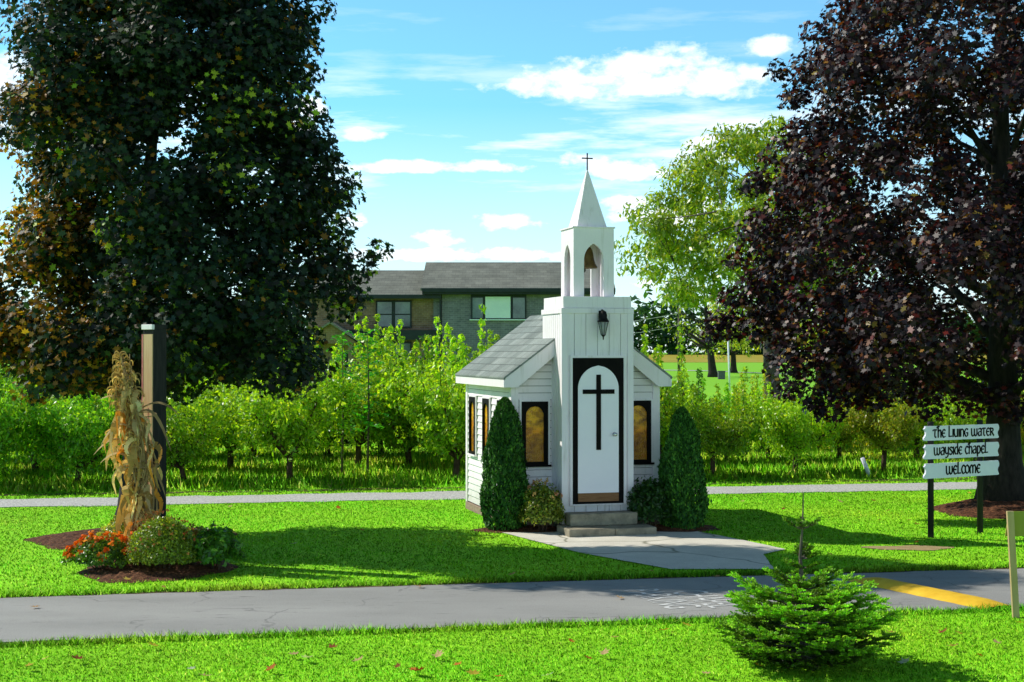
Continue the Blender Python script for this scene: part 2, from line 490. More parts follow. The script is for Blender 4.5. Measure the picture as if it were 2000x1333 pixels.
M['brick_grey'] = brickmat('grey_brick', (0.13, 0.135, 0.165), (0.19, 0.19, 0.225), (0.24, 0.24, 0.28))
M['brick_brown'] = brickmat('brown_brick', (0.17, 0.105, 0.06), (0.27, 0.17, 0.10), (0.27, 0.22, 0.17))
M['shingle_grey'] = shinglemat('grey_shingle', (0.20, 0.235, 0.225), (0.29, 0.325, 0.31), (0.07, 0.085, 0.08), 0.105, 0.30)
M['shingle_brown'] = shinglemat('brown_shingle', (0.18, 0.19, 0.165), (0.23, 0.24, 0.205), (0.09, 0.095, 0.085), 0.12, 0.30, axis='XZ')


def amberglass():
    m, nt, out = newmat('amber_pebbled_glass')
    tc = nt.nodes.new('ShaderNodeTexCoord')
    vo = nd(nt, 'ShaderNodeTexVoronoi'); vo.inputs['Scale'].default_value = 45
    nt.links.new(tc.outputs['Object'], vo.inputs['Vector'])
    f = noise(nt, 5, 4, 0.6, stretch=(1, 1, 1.6))
    a = ramp(nt, f, [(0.26, (0.14, 0.055, 0.004)), (0.44, (0.52, 0.22, 0.008)), (0.58, (0.85, 0.42, 0.015)), (0.74, (0.90, 0.34, 0.015))])
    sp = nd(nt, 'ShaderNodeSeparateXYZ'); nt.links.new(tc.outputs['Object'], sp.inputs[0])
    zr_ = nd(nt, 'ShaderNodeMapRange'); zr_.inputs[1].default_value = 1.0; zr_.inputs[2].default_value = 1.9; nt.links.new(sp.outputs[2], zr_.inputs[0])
    zc = ramp(nt, zr_.outputs[0], [(0.0, (0.55, 0.50, 0.35)), (0.42, (0.62, 0.54, 0.35)), (0.55, (1.15, 0.95, 0.4)), (0.66, (1.1, 1.15, 0.7))])  # height bands paint the glow of light passing through into the glass colour
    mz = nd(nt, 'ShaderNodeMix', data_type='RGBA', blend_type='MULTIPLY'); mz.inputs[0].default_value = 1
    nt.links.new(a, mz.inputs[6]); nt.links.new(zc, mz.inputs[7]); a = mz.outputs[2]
    p = nd(nt, 'ShaderNodeBsdfPrincipled'); p.inputs['Roughness'].default_value = 0.22
    p.inputs['Specular IOR Level'].default_value = 0.5
    nt.links.new(a, p.inputs['Base Color'])
    bn = nd(nt, 'ShaderNodeBump'); bn.inputs['Strength'].default_value = 0.8; bn.inputs['Distance'].default_value = 0.01
    nt.links.new(vo.outputs['Distance'], bn.inputs['Height']); nt.links.new(bn.outputs[0], p.inputs['Normal'])
    nt.links.new(p.outputs[0], out.inputs[0])
    return m


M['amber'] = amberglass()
M['gap'] = mottled('shade_toned_backing', (0.10, 0.10, 0.10), (0.14, 0.14, 0.14), 4, 0.9, 0.1)  # dark tone stands in for the shadow lines between the boards
mm_, nt_, out_ = newmat('lantern_glass')
p_ = nd(nt_, 'ShaderNodeBsdfPrincipled'); p_.inputs['Base Color'].default_value = c4((0.35, 0.38, 0.38)); p_.inputs['Roughness'].default_value = 0.15
p_.inputs['Alpha'].default_value = 0.55
nt_.links.new(p_.outputs[0], out_.inputs[0]); M['lglass'] = mm_

# ------------------------------------------------------------------ camera, sun, sky
cam = bpy.data.cameras.new('camera'); camo = bpy.data.objects.new('camera', cam); col.objects.link(camo)
cam.sensor_width = 36.0; cam.lens = F / 2000 * 36
cam.clip_end = 2000; cam.clip_start = 0.1
camo.location = (0, 0, H)
camo.rotation_euler = (R(90) + math.atan((HOR - 666.5) / F), 0, 0)
scene.camera = camo
scene.view_settings.view_transform = 'Standard'
scene.view_settings.look = 'None'
scene.view_settings.exposure = 0

SUN_EL = R(40); SUN_DIR = Vector((-0.94, 0.345, 0)).normalized()
sv = Vector((SUN_DIR.x * math.cos(SUN_EL), SUN_DIR.y * math.cos(SUN_EL), math.sin(SUN_EL)))
sl = bpy.data.lights.new('sun', 'SUN'); sl.energy = 5.0; sl.angle = R(0.55); sl.color = (1.0, 0.95, 0.84)
so = bpy.data.objects.new('sun', sl); col.objects.link(so)
so.rotation_euler = sv.to_track_quat('Z', 'Y').to_euler()
so.location = (-10, 10, 20)

world = bpy.data.worlds.new('World'); scene.world = world; world.use_nodes = True
nt = world.node_tree; nt.nodes.clear()
wo = nt.nodes.new('ShaderNodeOutputWorld'); bg = nt.nodes.new('ShaderNodeBackground')
sky = nt.nodes.new('ShaderNodeTexSky'); sky.sky_type = 'NISHITA'; sky.sun_disc = False
sky.sun_elevation = SUN_EL; sky.sun_rotation = math.atan2(SUN_DIR.x, SUN_DIR.y)
sky.air_density = 1.0; sky.dust_density = 0.6; sky.ozone_density = 1.0
SKY_S = 0.10
tint = nd(nt, 'ShaderNodeMix', data_type='RGBA', blend_type='MULTIPLY'); tint.inputs[0].default_value = 1
nt.links.new(sky.outputs[0], tint.inputs[6]); tint.inputs[7].default_value = c4((0.42, 1.28, 1.62))
tc = nt.nodes.new('ShaderNodeTexCoord'); sp = nd(nt, 'ShaderNodeSeparateXYZ'); nt.links.new(tc.outputs['Generated'], sp.inputs[0])


def mth(op, a, b=None, c=None, clamp=False):
    n = nt.nodes.new('ShaderNodeMath'); n.operation = op; n.use_clamp = clamp
    for i, x in enumerate((a, b, c)):
        if x is None: continue
        if isinstance(x, (int, float)): n.inputs[i].default_value = x
        else: nt.links.new(x, n.inputs[i])
    return n.outputs[0]


az = mth('ARCTAN2', sp.outputs[0], sp.outputs[1])
el = mth('ARCSINE', sp.outputs[2])
dirv = nd(nt, 'ShaderNodeCombineXYZ'); nt.links.new(az, dirv.inputs[0]); nt.links.new(el, dirv.inputs[1])


def wnoise(scale, detail, rough, stretch, loc=(0, 0, 0)):
    mp = nd(nt, 'ShaderNodeMapping'); mp.inputs['Scale'].default_value = stretch; mp.inputs['Location'].default_value = loc
    nt.links.new(dirv.outputs[0], mp.inputs[0])
    n = nd(nt, 'ShaderNodeTexNoise'); n.inputs['Scale'].default_value = scale; n.inputs['Detail'].default_value = detail
    n.inputs['Roughness'].default_value = rough
    nt.links.new(mp.outputs[0], n.inputs['Vector'])
    return n.outputs['Fac']


n_puff = wnoise(30, 9, 0.60, (1, 1.7, 1))
n_wisp = wnoise(6, 7, 0.6, (1, 7, 1), (0.3, 0.1, 0))
clouds = [(1240, 165, 300, 56), (1270, 148, 170, 58), (1120, 172, 150, 48), (1400, 172, 140, 50), (1500, 112, 62, 30), 
          (690, 267, 80, 20), (610, 218, 45, 26), (590, 262, 60, 26), (1210, 338, 135, 32), (1140, 318, 70, 24), (1400, 290, 80, 26), (985, 438, 110, 28),
          (860, 466, 75, 26), (680, 438, 60, 26), (1250, 556, 60, 16), (1000, 500, 330, 22), (760, 500, 160, 24), (1330, 420, 200, 40), (820, 330, 260, 18), 
          (1260, 400, 110, 26), (1330, 560, 60, 18), (20, 190, 90, 80),
          (-2500, 100, 700, 180), (4200, 0, 800, 200), (8796, -150, 2600, 600), (-8796, -150, 2600, 600), (5400, 100, 700, 260), (2500, -300, 300, 120), (-700, -300, 300, 120)]  # out-of-view clouds; the widest pair was added to brighten the chapel front
mask = None
for (cx, cy, rx, ry) in clouds:
    A = (cx - 1000) / F; E = (HOR - cy) / F
    dx = mth('MULTIPLY', mth('SUBTRACT', az, A), F / rx)
    de = mth('SUBTRACT', el, E)
    dy = mth('MULTIPLY', de, F / ry)
    # flat bases: the lower half falls off faster
    below = mth('LESS_THAN', de, 0.0)
    dy = mth('MULTIPLY', dy, mth('ADD', 1.0, mth('MULTIPLY', below, 0.25)))
    q = mth('SUBTRACT', 1.0, mth('ADD', mth('MULTIPLY', dx, dx), mth('MULTIPLY', dy, dy)))
    mask = q if mask is None else mth('MAXIMUM', mask, q)
mask = mth('MAXIMUM', mask, -0.8)
puff = mth('ADD', mask, mth('MULTIPLY', mth('SUBTRACT', n_puff, 0.50), 3.6))
mr = nd(nt, 'ShaderNodeMapRange', interpolation_type='SMOOTHSTEP'); mr.inputs[1].default_value = 0.0; mr.inputs[2].default_value = 1.1
nt.links.new(puff, mr.inputs[0])
# thin high streaks, and a broad pale veil between 3 and 9 degrees
veil = mth('SUBTRACT', 1.0, mth('MULTIPLY', mth('ABSOLUTE', mth('SUBTRACT', el, 0.145)), 16.0), clamp=True)
wr = nd(nt, 'ShaderNodeMapRange', interpolation_type='SMOOTHSTEP'); wr.inputs[1].default_value = 0.40; wr.inputs[2].default_value = 0.66
nt.links.new(n_wisp, wr.inputs[0])
lowf = nd(nt, 'ShaderNodeMapRange'); lowf.inputs[1].default_value = 0.17; lowf.inputs[2].default_value = 0.0; lowf.inputs[3].default_value = 0.10; lowf.inputs[4].default_value = 0.72
nt.links.new(el, lowf.inputs[0])
wisp = mth('MULTIPLY', wr.outputs[0], mth('ADD', 0.22, mth('MULTIPLY', veil, 0.68)))
cov = mth('MAXIMUM', mth('MAXIMUM', mth('MULTIPLY', mr.outputs[0], 0.93), wisp), lowf.outputs[0], clamp=True)
hi = nd(nt, 'ShaderNodeMapRange', interpolation_type='SMOOTHSTEP'); hi.inputs[1].default_value = 0.16; hi.inputs[2].default_value = 0.75; hi.inputs[3].default_value = 1.30; hi.inputs[4].default_value = 0.30
nt.links.new(el, hi.inputs[0])
cm = nd(nt, 'ShaderNodeMix', data_type='RGBA')
nt.links.new(cov, cm.inputs[0]); nt.links.new(tint.outputs[2], cm.inputs[6])
cm.inputs[7].default_value = c4((1.02 / SKY_S, 1.06 / SKY_S, 1.08 / SKY_S))
nt.links.new(cm.outputs[2], bg.inputs[0]); nt.links.new(mth('MULTIPLY', hi.outputs[0], SKY_S), bg.inputs[1])
nt.links.new(bg.outputs[0], wo.inputs[0])

# ------------------------------------------------------------------ ground sheets
me = bpy.data.meshes.new('lawn_ground')
ys = [-40, 0, 10, 30, 50, 60, 70, 80, 100, 120, 140, 160, 180, 200, 220, 240, 260, 275, 290, 400, 700, 1300]
xs = [-900, -300, -120, -40, 0, 40, 120, 300, 900]
vs = [(x, y, gz(y)) for y in ys for x in xs]
n = len(xs)
fs = [(j * n + i, j * n + i + 1, (j + 1) * n + i + 1, (j + 1) * n + i) for j in range(len(ys) - 1) for i in range(n - 1)]
me.from_pydata(vs, [], fs)
tag(link('ground', me, M['lawn']), 'wide mown green lawn running back to the far fields', 'ground', kind='structure')


def wobble(pts, amp, step=0.25, seed=0):
    r = random.Random(seed); out = []
    for i in range(len(pts) - 1):
        (x0, y0), (x1, y1) = pts[i], pts[i + 1]
        L = math.hypot(x1 - x0, y1 - y0); k = max(1, int(L / step))
        for j in range(k):
            t = j / k
            out.append((x0 + (x1 - x0) * t + r.uniform(-amp, amp), y0 + (y1 - y0) * t + r.uniform(-amp, amp)))
    out.append(pts[-1])
    return out


def sheet(name, poly, z, mat, label, cat):
    me = bpy.data.meshes.new(name)
    me.from_pydata([(x, y, z) for x, y in poly], [], [tuple(range(len(poly)))])
    me.update()
    o = link(name, me, mat)
    if me.polygons[0].normal.z < 0: me.flip_normals()
    return tag(o, label, cat, kind='structure')


def far_edge(x): return 16.86 + 0.180 * x - 0.0012 * x * x
def near_edge(x): return 14.28 + 0.184 * x


rx = [-26 + i for i in range(53)]
road_far = [(x, far_edge(x)) for x in rx]; road_near = [(x, near_edge(x)) for x in rx]
sheet('soil_verge', wobble([(x, y + 0.17) for x, y in road_far], .05, .3, 1) + wobble([(x, y - 0.10) for x, y in reversed(road_near)], .04, .3, 2), 0.004, M['soil'],
      'strip of bare dark soil along the asphalt lane edges', 'ground')
sheet('road', wobble(road_far, .025, .2, 3) + wobble(list(reversed(road_near)), .03, .2, 4), 0.010, M['asphalt'], 'narrow grey asphalt lane crossing in front of the chapel', 'road')


def path_c(x): return 27.35 + 0.185 * x


gx = [-30 + 2 * i for i in range(31)]
sheet('gravel_path', wobble([(x, path_c(x) + .80) for x in gx], .12, .5, 5) + wobble([(x, path_c(x) - .66) for x in reversed(gx)], .10, .5, 6), 0.008, M['gravel'],
      'pale gravel track running behind the chapel', 'path')
sheet('orchard_soil', wobble([(x, path_c(x) + 1.75) for x in gx], .15, .5, 7) + wobble([(x, path_c(x) + 1.45) for x in reversed(gx)], .15, .5, 8), 0.006, M['soil'],
      'thin strip of bare soil at the orchard edge', 'ground')

walk_poly = [gp(975, 1040), gp(1060, 1036), gp(1345, 1036), gp(1440, 1054), gp(1535, 1074), gp(1490, 1084), gp(1512, 1113), gp(1310, 1113), gp(1215, 1096), gp(1130, 1080)]
sheet('walkway', wobble(walk_poly + [walk_poly[0]], .012, .2, 9)[:-1], 0.012, M['walk'], 'cracked pale concrete walkway from the steps to the lane', 'path')
pc = gp(1775, 1071)
bare_poly = [(pc[0] + math.cos(t) * .62 * (1 + .15 * math.sin(3 * t)), pc[1] + math.sin(t) * .24 * (1 + .2 * math.cos(5 * t))) for t in np.linspace(0, 2 * math.pi, 28)[:-1]]
sheet('bare_patch', bare_poly, 0.008, M['sand'], 'worn sandy bare patch in the lawn near the sign', 'ground')
# far fields and road
yf = [(-140, 192), (160, 186), (190, 268), (-170, 268)]
me = bpy.data.meshes.new('field')
fx = np.linspace(-160, 170, 12); fy = np.linspace(188, 268, 6)
me.from_pydata([(x, y, gz(y) + .02) for y in fy for x in fx], [], [(j * 12 + i, j * 12 + i + 1, j * 12 + 13 + i, j * 12 + 12 + i) for j in range(5) for i in range(11)])
tag(link('field', me, M['field']), 'band of ripe yellow crop below the far wood', 'field', kind='structure')
pts = [far(px, py) for px, py in ((1200, 722), (1380, 725), (1500, 730), (1640, 737), (1760, 748), (1860, 762), (1960, 782), (2100, 812))]
v = []
for i, (x, y) in enumerate(pts):
    w = 1.3 if i < 4 else 1.3 + (i - 3) * 0.25
    v += [(x, y - w, gz(y - w) + .03), (x, y + w, gz(y + w) + .03)]
me = bpy.data.meshes.new('far_road')
me.from_pydata(v, [], [(2 * i, 2 * i + 2, 2 * i + 3, 2 * i + 1) for i in range(len(pts) - 1)])
tag(link('far_road', me, M['farroad']), 'pale road curving through the far green field', 'road', kind='structure')

# mulch: a long bed round the left maple and its flowers, a mound at the right maple, beds beside the chapel


def mound(name, cx, cy, rx, ry, h, label, rot=0.0, seed=1, rings=14, seg=72):
    r = random.Random(seed); vs = [(cx, cy, h)]
    ph = [r.uniform(0, 6.28) for _ in range(5)]
    for i in range(1, rings + 1):
        t = i / rings
        for k in range(seg):
            th = 2 * math.pi * k / seg
            w = 1 + .06 * math.sin(3 * th + ph[0]) + .04 * math.sin(7 * th + ph[1]) + .02 * math.sin(15 * th + ph[2])
            px, py = rx * t * w * math.cos(th), ry * t * w * math.sin(th)
            z = h * (1 - t * t) ** 1.2 + r.uniform(-.012, .012) * (1 if t < 1 else 0)
            vs.append((cx + px * math.cos(rot) - py * math.sin(rot), cy + px * math.sin(rot) + py * math.cos(rot), max(z, 0.016) if t < 1 else 0.003))
    fs = [(0, 1 + k, 1 + (k + 1) % seg) for k in range(seg)]
    for i in range(rings - 1):
        for k in range(seg):
            a = 1 + i * seg; b = a + seg
            fs.append((a + k, b + k, b + (k + 1) % seg, a + (k + 1) % seg))
    me = bpy.data.meshes.new(name); me.from_pydata(vs, [], fs); me.update()
    return tag(link(name, me, M['mulch']), label, 'mulch', kind='structure')


mound('mulch_ground', -5.50, 20.9, 1.45, 1.35, .14, 'ring of brown bark mulch round the left maple trunk', 0.2, 2)
mound('mulch_ground', -4.48, 18.05, .95, 1.12, .10, 'mulch bed under the flowers and clipped shrubs', 0.2, 3)
mound('mulch_ground', 8.55, 24.5, 1.42, 1.25, .24, 'raised mulch mound round the purple maple trunk', 0, 4)
mound('mulch_ground', 0.22, 22.0, 0.80, .50, .05, 'dark mulch bed left of the chapel steps', 0.15, 5)
mound('mulch_ground', 2.42, 22.1, 0.82, .52, .05, 'dark mulch bed right of the chapel steps', 0.15, 6)

# ------------------------------------------------------------------ leaves
MAPLE = np.array([(0, -.5), (.14, -.22), (.42, -.34), (.34, -.08), (.56, .12), (.30, .16), (.24, .24), (.10, .22), (0, .56),
                  (-.10, .22), (-.24, .24), (-.30, .16), (-.56, .12), (-.34, -.08), (-.42, -.34), (-.14, -.22)], float)
OVAL = np.array([(0, -.5), (.22, -.12), (.17, .22), (0, .5), (-.17, .22), (-.22, -.12)], float)
RHOMB = np.array([(0, -.5), (.2, 0), (0, .5), (-.2, 0)], float)
TRI = np.array([(-.5, 0), (.5, 0), (0, 1.0)], float)


def set_normals(me, N):
    me.polygons.foreach_set('use_smooth', np.ones(len(me.polygons), bool))
    me.normals_split_custom_set_from_vertices([tuple(v) for v in N])


def unit(a): return a / np.maximum(np.linalg.norm(a, axis=1, keepdims=True), 1e-9)


def leaf_verts(C, N, S, tpl, g, fold=0.0, axis=None):
    """leaf polygons at centres C facing N with sizes S; axis = preferred direction of the leaf tip"""
    n = len(C); N = unit(N)
    A = g.normal(size=(n, 3)) if axis is None else axis + g.normal(size=(n, 3)) * .35
    B = unit(A - N * np.sum(A * N, axis=1, keepdims=True))
    T = np.cross(B, N)
    k = len(tpl)
    V = C[:, None, :] + S[:, None, None] * (T[:, None, :] * tpl[None, :, 0, None] + B[:, None, :] * tpl[None, :, 1, None])
    if fold:
        V = V + S[:, None, None] * N[:, None, :] * (np.abs(tpl[:, 0]) * fold)[None, :, None]
    return V.reshape(-1, 3)


def mixcol(g, n, pal, wts, var=.25):
    pal = np.array(pal); idx = g.choice(len(pal), size=n, p=np.array(wts) / sum(wts))
    return np.clip(pal[idx] * (1 + g.normal(size=(n, 1)) * var), .002, 1)


def clump_leaves(g, centres, radii, per, flat=.75, droop=.0, n_up=.5, n_out=.5, axis_c=(0, 0)):
    """leaf centres and normals scattered through clumps; per = leaves for a clump of radius 1 -> scaled by r^2"""
    Cs = []; Ns = []; ids = []
    for i, (c, r) in enumerate(zip(centres, radii)):
        k = max(4, int(per * r * r) + (22 if per > 200 else 0))
        d = unit(g.normal(size=(k, 3)))
        rad = r * g.uniform(.25, 1.0, size=(k, 1)) ** .6
        p = d * rad; p[:, 2] *= flat
        p[:, 2] -= droop * (p[:, 0] ** 2 + p[:, 1] ** 2) / r
        Cs.append(p + c)
        out = np.array([c[0] - axis_c[0], c[1] - axis_c[1], 0.0]); out /= max(np.linalg.norm(out), .3)
        Ns.append(g.normal(size=(k, 3)) * .55 + d * .5 + out * n_out + np.array([0, 0, n_up]))
        ids.append(np.full(k, i))
    return np.concatenate(Cs), np.concatenate(Ns), np.concatenate(ids)


def limb(mb, a, b, r0, r1, bend=.15, n=5, g=None, sides=6, sag=0.0):
    a = np.array(a); b = np.array(b); L = np.linalg.norm(b - a)
    m = (a + b) / 2 + np.array([0, 0, bend * L]) + (g.normal(size=3) * .06 * L if g is not None else 0)
    pts = []; rr = []
    for i in range(n + 1):
        t = i / n
        p = (1 - t) ** 2 * a + 2 * t * (1 - t) * m + t * t * b
        if g is not None and 0 < i < n: p = p + g.normal(size=3) * .012 * L
        pts.append(p); rr.append(r0 + (r1 - r0) * t ** .8)
    mb.tube(pts, rr, sides)
    return pts


def env_r(env, z):
    zs = [e[0] for e in env]; rs = [e[1] for e in env]
    return np.interp(z, zs, rs)


def big_tree(name, label, base, trunk_r, trunk_top, env, n_cl, cl_r, per, leaf_size, pal_fn, mat, seed, extra=(), ecc=(1, 1), bark='bark', n_limb=60, off=(0, 0), tpl=MAPLE, inner=.2, flare=1.0, cat='tree', lean=(0, 0), n_up=.5, shell=.55, keep=None):
    g = np.random.default_rng(seed)
    root = empty(name, (base[0], base[1], base[2] if len(base) > 2 else 0)); tag(root, label, cat)
    zmin, zmax = env[0][0], env[-1][0]
    C = []; Rr = []
    # height sampled by the area of the envelope
    zz = np.linspace(zmin, zmax, 200); w = env_r(env, zz) ** 1.3 + .05; w /= w.sum()
    while len(C) < n_cl:
        z = g.choice(zz, p=w) + g.normal() * .05
        th = g.uniform(0, 2 * math.pi)
        rr = env_r(env, z) * (inner + (1 - inner) * g.uniform() ** shell)
        rr *= 1 + .10 * math.sin(3 * th + seed) + .07 * math.sin(5 * th + z * 1.7)
        ey = ecc[1] + (.24 * min(max((z - 3.6) / 2.2, 0), 1) if ecc[1] < 1 and math.sin(th) < 0 else 0)
        c = np.array([off[0] + rr * math.cos(th) * ecc[0], off[1] + rr * math.sin(th) * ey, z])
        if keep is not None and not keep(c): continue
        C.append(c); Rr.append(cl_r * g.uniform(.55, 1.5))
    for (x, y, z, r) in extra:
        C.append(np.array([x, y, z])); Rr.append(r)
    C = np.array(C); Rr = np.array(Rr)
    # trunk and limbs
    mb = MB()
    top = np.array([off[0] * .8 + lean[0], off[1] * .8 + lean[1], trunk_top])
    tp = []; tr = []
    for i in range(15):
        t = i / 14
        p = np.array([0, 0, -.1]) * (1 - t) + top * t + np.array([math.sin(t * 5 + seed) * .05, math.cos(t * 4) * .05, 0]) * t
        tp.append(p); tr.append(trunk_r * (1 - .88 * t) * (1 + flare * .55 * math.exp(-t * 22)) + .01)
    mb.tube(tp, tr, 14)
    tp = np.array(tp)
    order = g.permutation(len(C))[:n_limb]
    main = []
    for j, k in enumerate(order):
        c = C[k]
        dist = math.hypot(c[0], c[1])
        zh = min(max(c[2] - dist * g.uniform(.35, .7), trunk_top * (.16 if trunk_top > 9 else .30)), trunk_top * .96)
        i = np.interp(zh, tp[:, 2], np.arange(len(tp))); ii = int(i); fr = i - ii
        p0 = tp[ii] * (1 - fr) + tp[min(ii + 1, len(tp) - 1)] * fr
        rt = trunk_r * (1 - .88 * i / 14)
        if j < n_limb * .4 or not main:
            pts = limb(mb, p0, c, min(rt * .5, .05 + (.022 if trunk_top != 8.0 else .010) * dist), .010, .10, 7, g)
            main += pts[2:]
        else:
            ma = np.array(main); q = ma[np.argmin(np.sum((ma - c) ** 2, axis=1) + 0 * ma[:, 0])]
            limb(mb, q, c, .028, .008, .06, 4, g, 5)
    mb.build('trunk', M[bark], root)
    P, N, ids = clump_leaves(g, C, Rr, per, .8, .25, n_up, .45, off)
    S = leaf_size * g.uniform(.6, 1.3, size=len(P))
    cols = pal_fn(g, P, C[ids])
    V = leaf_verts(P, N, S, tpl, g, fold=.0, axis=np.array([0, 0, -.6]))
    link('crown', np_mesh('crown', V, len(tpl), cols), mat, root)
    return root


def pal_left(g, P, C):
    n = len(P)
    base = mixcol(g, n, [(.010, .027, .018), (.016, .038, .017), (.024, .056, .014), (.018, .019, .018)], [4, 4, 2, 2])
    warm = mixcol(g, n, [(.34, .16, .015), (.24, .11, .015), (.40, .25, .02), (.13, .065, .014)], [3, 3, 2, 3])
    lit_leaf = mixcol(g, n, [(.20, .34, .02), (.32, .40, .03)], [1, 1])  # bright greens put sunlit leaves into the colour
    cx = C[:, 0]
    ci = (np.sin(C[:, 0] * 7.1 + C[:, 2] * 3.3) + np.sin(C[:, 1] * 5.7 + C[:, 2] * 6.1)) * .25 + .5
    pw = np.clip(.30 + (-cx - .6) * .30, .04, .8) * (ci > .36)  # bronze thickens on the left, putting the sunlit edge into the colour
    u = g.uniform(size=n)
    out = np.where((u < pw)[:, None], warm, base)
    cl = np.sin(C[:, 0] * 5.3 - C[:, 2] * 4.1) + np.sin(C[:, 1] * 6.3 + C[:, 0] * 2.7)
    out = np.where(((u > .84) & (C[:, 2] < 6.5) & (cl > .55))[:, None], lit_leaf, out)
    return out


def pal_right(g, P, C):
    n = len(P)
    base = mixcol(g, n, [(.018, .007, .011), (.026, .009, .014), (.014, .009, .015), (.034, .013, .014)], [4, 3, 3, 2])
    red = mixcol(g, n, [(.14, .018, .014), (.16, .05, .012), (.10, .02, .018)], [2, 2, 2])
    org = mixcol(g, n, [(.28, .13, .015), (.22, .16, .02)], [1, 1])
    ci = np.sin(C[:, 0] * 3.1 + C[:, 2] * 2.3) * .5 + .5
    u = g.uniform(size=n)
    out = np.where((u < .07 + .13 * ci)[:, None], red, base)
    return np.where((u > .965)[:, None], org, out)


LT = (-5.46, 20.9, .08)        # left maple base


def rel(px, py, d, b):         # a point given by its look in the photo, relative to a base
    p = W(px, py, d); return (p.x - b[0], p.y - b[1], p.z - b[2])




def sunny(c):
    t = c[2] / math.tan(SUN_EL); gx_, gy_ = LT[0] + c[0] - SUN_DIR.x * t, LT[1] + c[1] - SUN_DIR.y * t
    if gy_ < far_edge(gx_) - (.15 if gx_ < 1.0 else 1.1): return False      # leaves the sun its way to the corn stalks and flowers in front
    if gx_ > -.9 and gy_ > 19.75: return False
    if c[0] < -1.35 and c[2] > 4.8 and math.sin(c[2] * 3.3 + c[0] * 2.1) + .5 * math.sin(c[1] * 4) > .1: return False
    for hgt in (.4, 1.1, 1.8, 2.5, 3.0):
        t = (c[2] - hgt) / math.tan(SUN_EL)
        x, y = LT[0] + c[0] - SUN_DIR.x * t, LT[1] + c[1] - SUN_DIR.y * t
        for (qx, qy) in ((-4.65, 18.5), (-4.5, 17.8)):
            if t > 0 and math.hypot(x - qx, y - qy) < .62: return False
    return True


ex = []
for (px, py, d, r) in [(735, 488, 20.70, .26), (700, 520, 20.60, .32), (650, 520, 20.40, .40), (690, 575, 20.80, .30), (600, 700, 20.00, .25), (575, 735, 19.80, .26), (545, 700, 19.80, .30),
                       (640, 300, 20.60, .25), (610, 290, 20.70, .32), (620, 10, 20.80, .30), (585, 60, 20.80, .30), (560, 130, 20.80, .25), (590, 160, 20.80, .2), (670, 600, 21.10, .33), (620, 560, 20.30, .4),
                       (60, 700, 20.60, .4), (150, 740, 20.40, .35), (100, 660, 20.40, .45), (20, 620, 20.60, .45), (200, 690, 20.20, .35), (430, 660, 20.10, .42), (500, 640, 20.10, .45), (560, 610, 20.20, .42), (380, 690, 20.10, .35), (460, 720, 20.10, .26),
                       (300, 640, 20.00, .42), (60, 760, 21.00, .3)]:
    ex.append(rel(px, py, d, LT) + (r,))
big_tree('maple_tree', 'large dark green maple with bronze leaves behind the corn stalks', LT, .28, 6.6,
         [(2.3, 1.9), (2.75, 2.6), (3.3, 2.95), (3.95, 2.85), (4.5, 2.5), (5.1, 2.4), (6.1, 2.2), (7.2, 2.1), (7.9, 1.8), (8.5, 1.2), (8.9, .5)], 380, .45, 980, .100, pal_left, M['maple'], 21, ex, off=(.30, 0), n_limb=90, ecc=(1, .74), keep=sunny)

RT = (8.42, 24.6, .20)
ex = []
for (px, py, d, r) in [(1410, 640, 24.3, .30), (1450, 610, 24.4, .38), (1500, 590, 24.3, .4), (1390, 650, 24.3, .2), (1400, 625, 24.2, .25), (1430, 640, 24.2, .3), (1470, 640, 24, .35), (1510, 650, 24, .4), (1460, 560, 24, .35), (1500, 540, 24, .4), (1520, 600, 24, .4), (1540, 760, 23.4, .3), (1560, 700, 23.5, .4), (1620, 800, 23.3, .28), (1700, 780, 23.3, .3), (1650, 730, 23.3, .4), (1530, 690, 23.6, .3), (1480, 440, 24, .4), (1520, 420, 24, .4), (1520, 300, 24.2, .4), (1560, 260, 24.2, .4), (1490, 350, 24.2, .3), (1520, 135, 24.4, .26), (1560, 170, 24.4, .34), (1590, 60, 24.5, .3), (1640, 20, 24.5, .33),
                       (1550, 190, 24.2, .3), (1540, 710, 23.5, .42), (1600, 760, 23.4, .42), (1660, 760, 23.4, .4), (1560, 640, 23.5, .45), (1640, 690, 23.2, .5), (1590, 795, 23.4, .2), (1720, 700, 23.0, .5),
                       (1810, 790, 23.6, .36), (1900, 780, 23.7, .4), (1960, 780, 23.6, .4), (1830, 720, 23.4, .45), (1500, 480, 24, .4), (1470, 360, 24.2, .3), (1440, 500, 24.2, .3), (1430, 580, 24.2, .3), (1990, 800, 24, .35)]:
    ex.append(rel(px, py, d, RT) + (r,))
big_tree('maple_tree', 'purple leaved maple with a stout trunk behind the white sign', RT, .29, 10.4,
         [(1.9, 2.6), (2.6, 4.0), (3.4, 4.6), (4.6, 4.2), (5.8, 4.0), (7.2, 3.8), (8.4, 3.1), (9.6, 2.2), (10.8, .8)], 590, .42, 820, .104, pal_right, M['purple'], 33, ex, n_limb=80, flare=1.3, shell=.42)


def pal_light(g, P, C):
    return mixcol(g, len(P), [(.22, .34, .025), (.30, .38, .03), (.15, .26, .02), (.40, .40, .03)], [4, 3, 2, 1])


def pal_yel(g, P, C):
    return mixcol(g, len(P), [(.48, .46, .03), (.38, .42, .03), (.24, .34, .03)], [3, 3, 2])


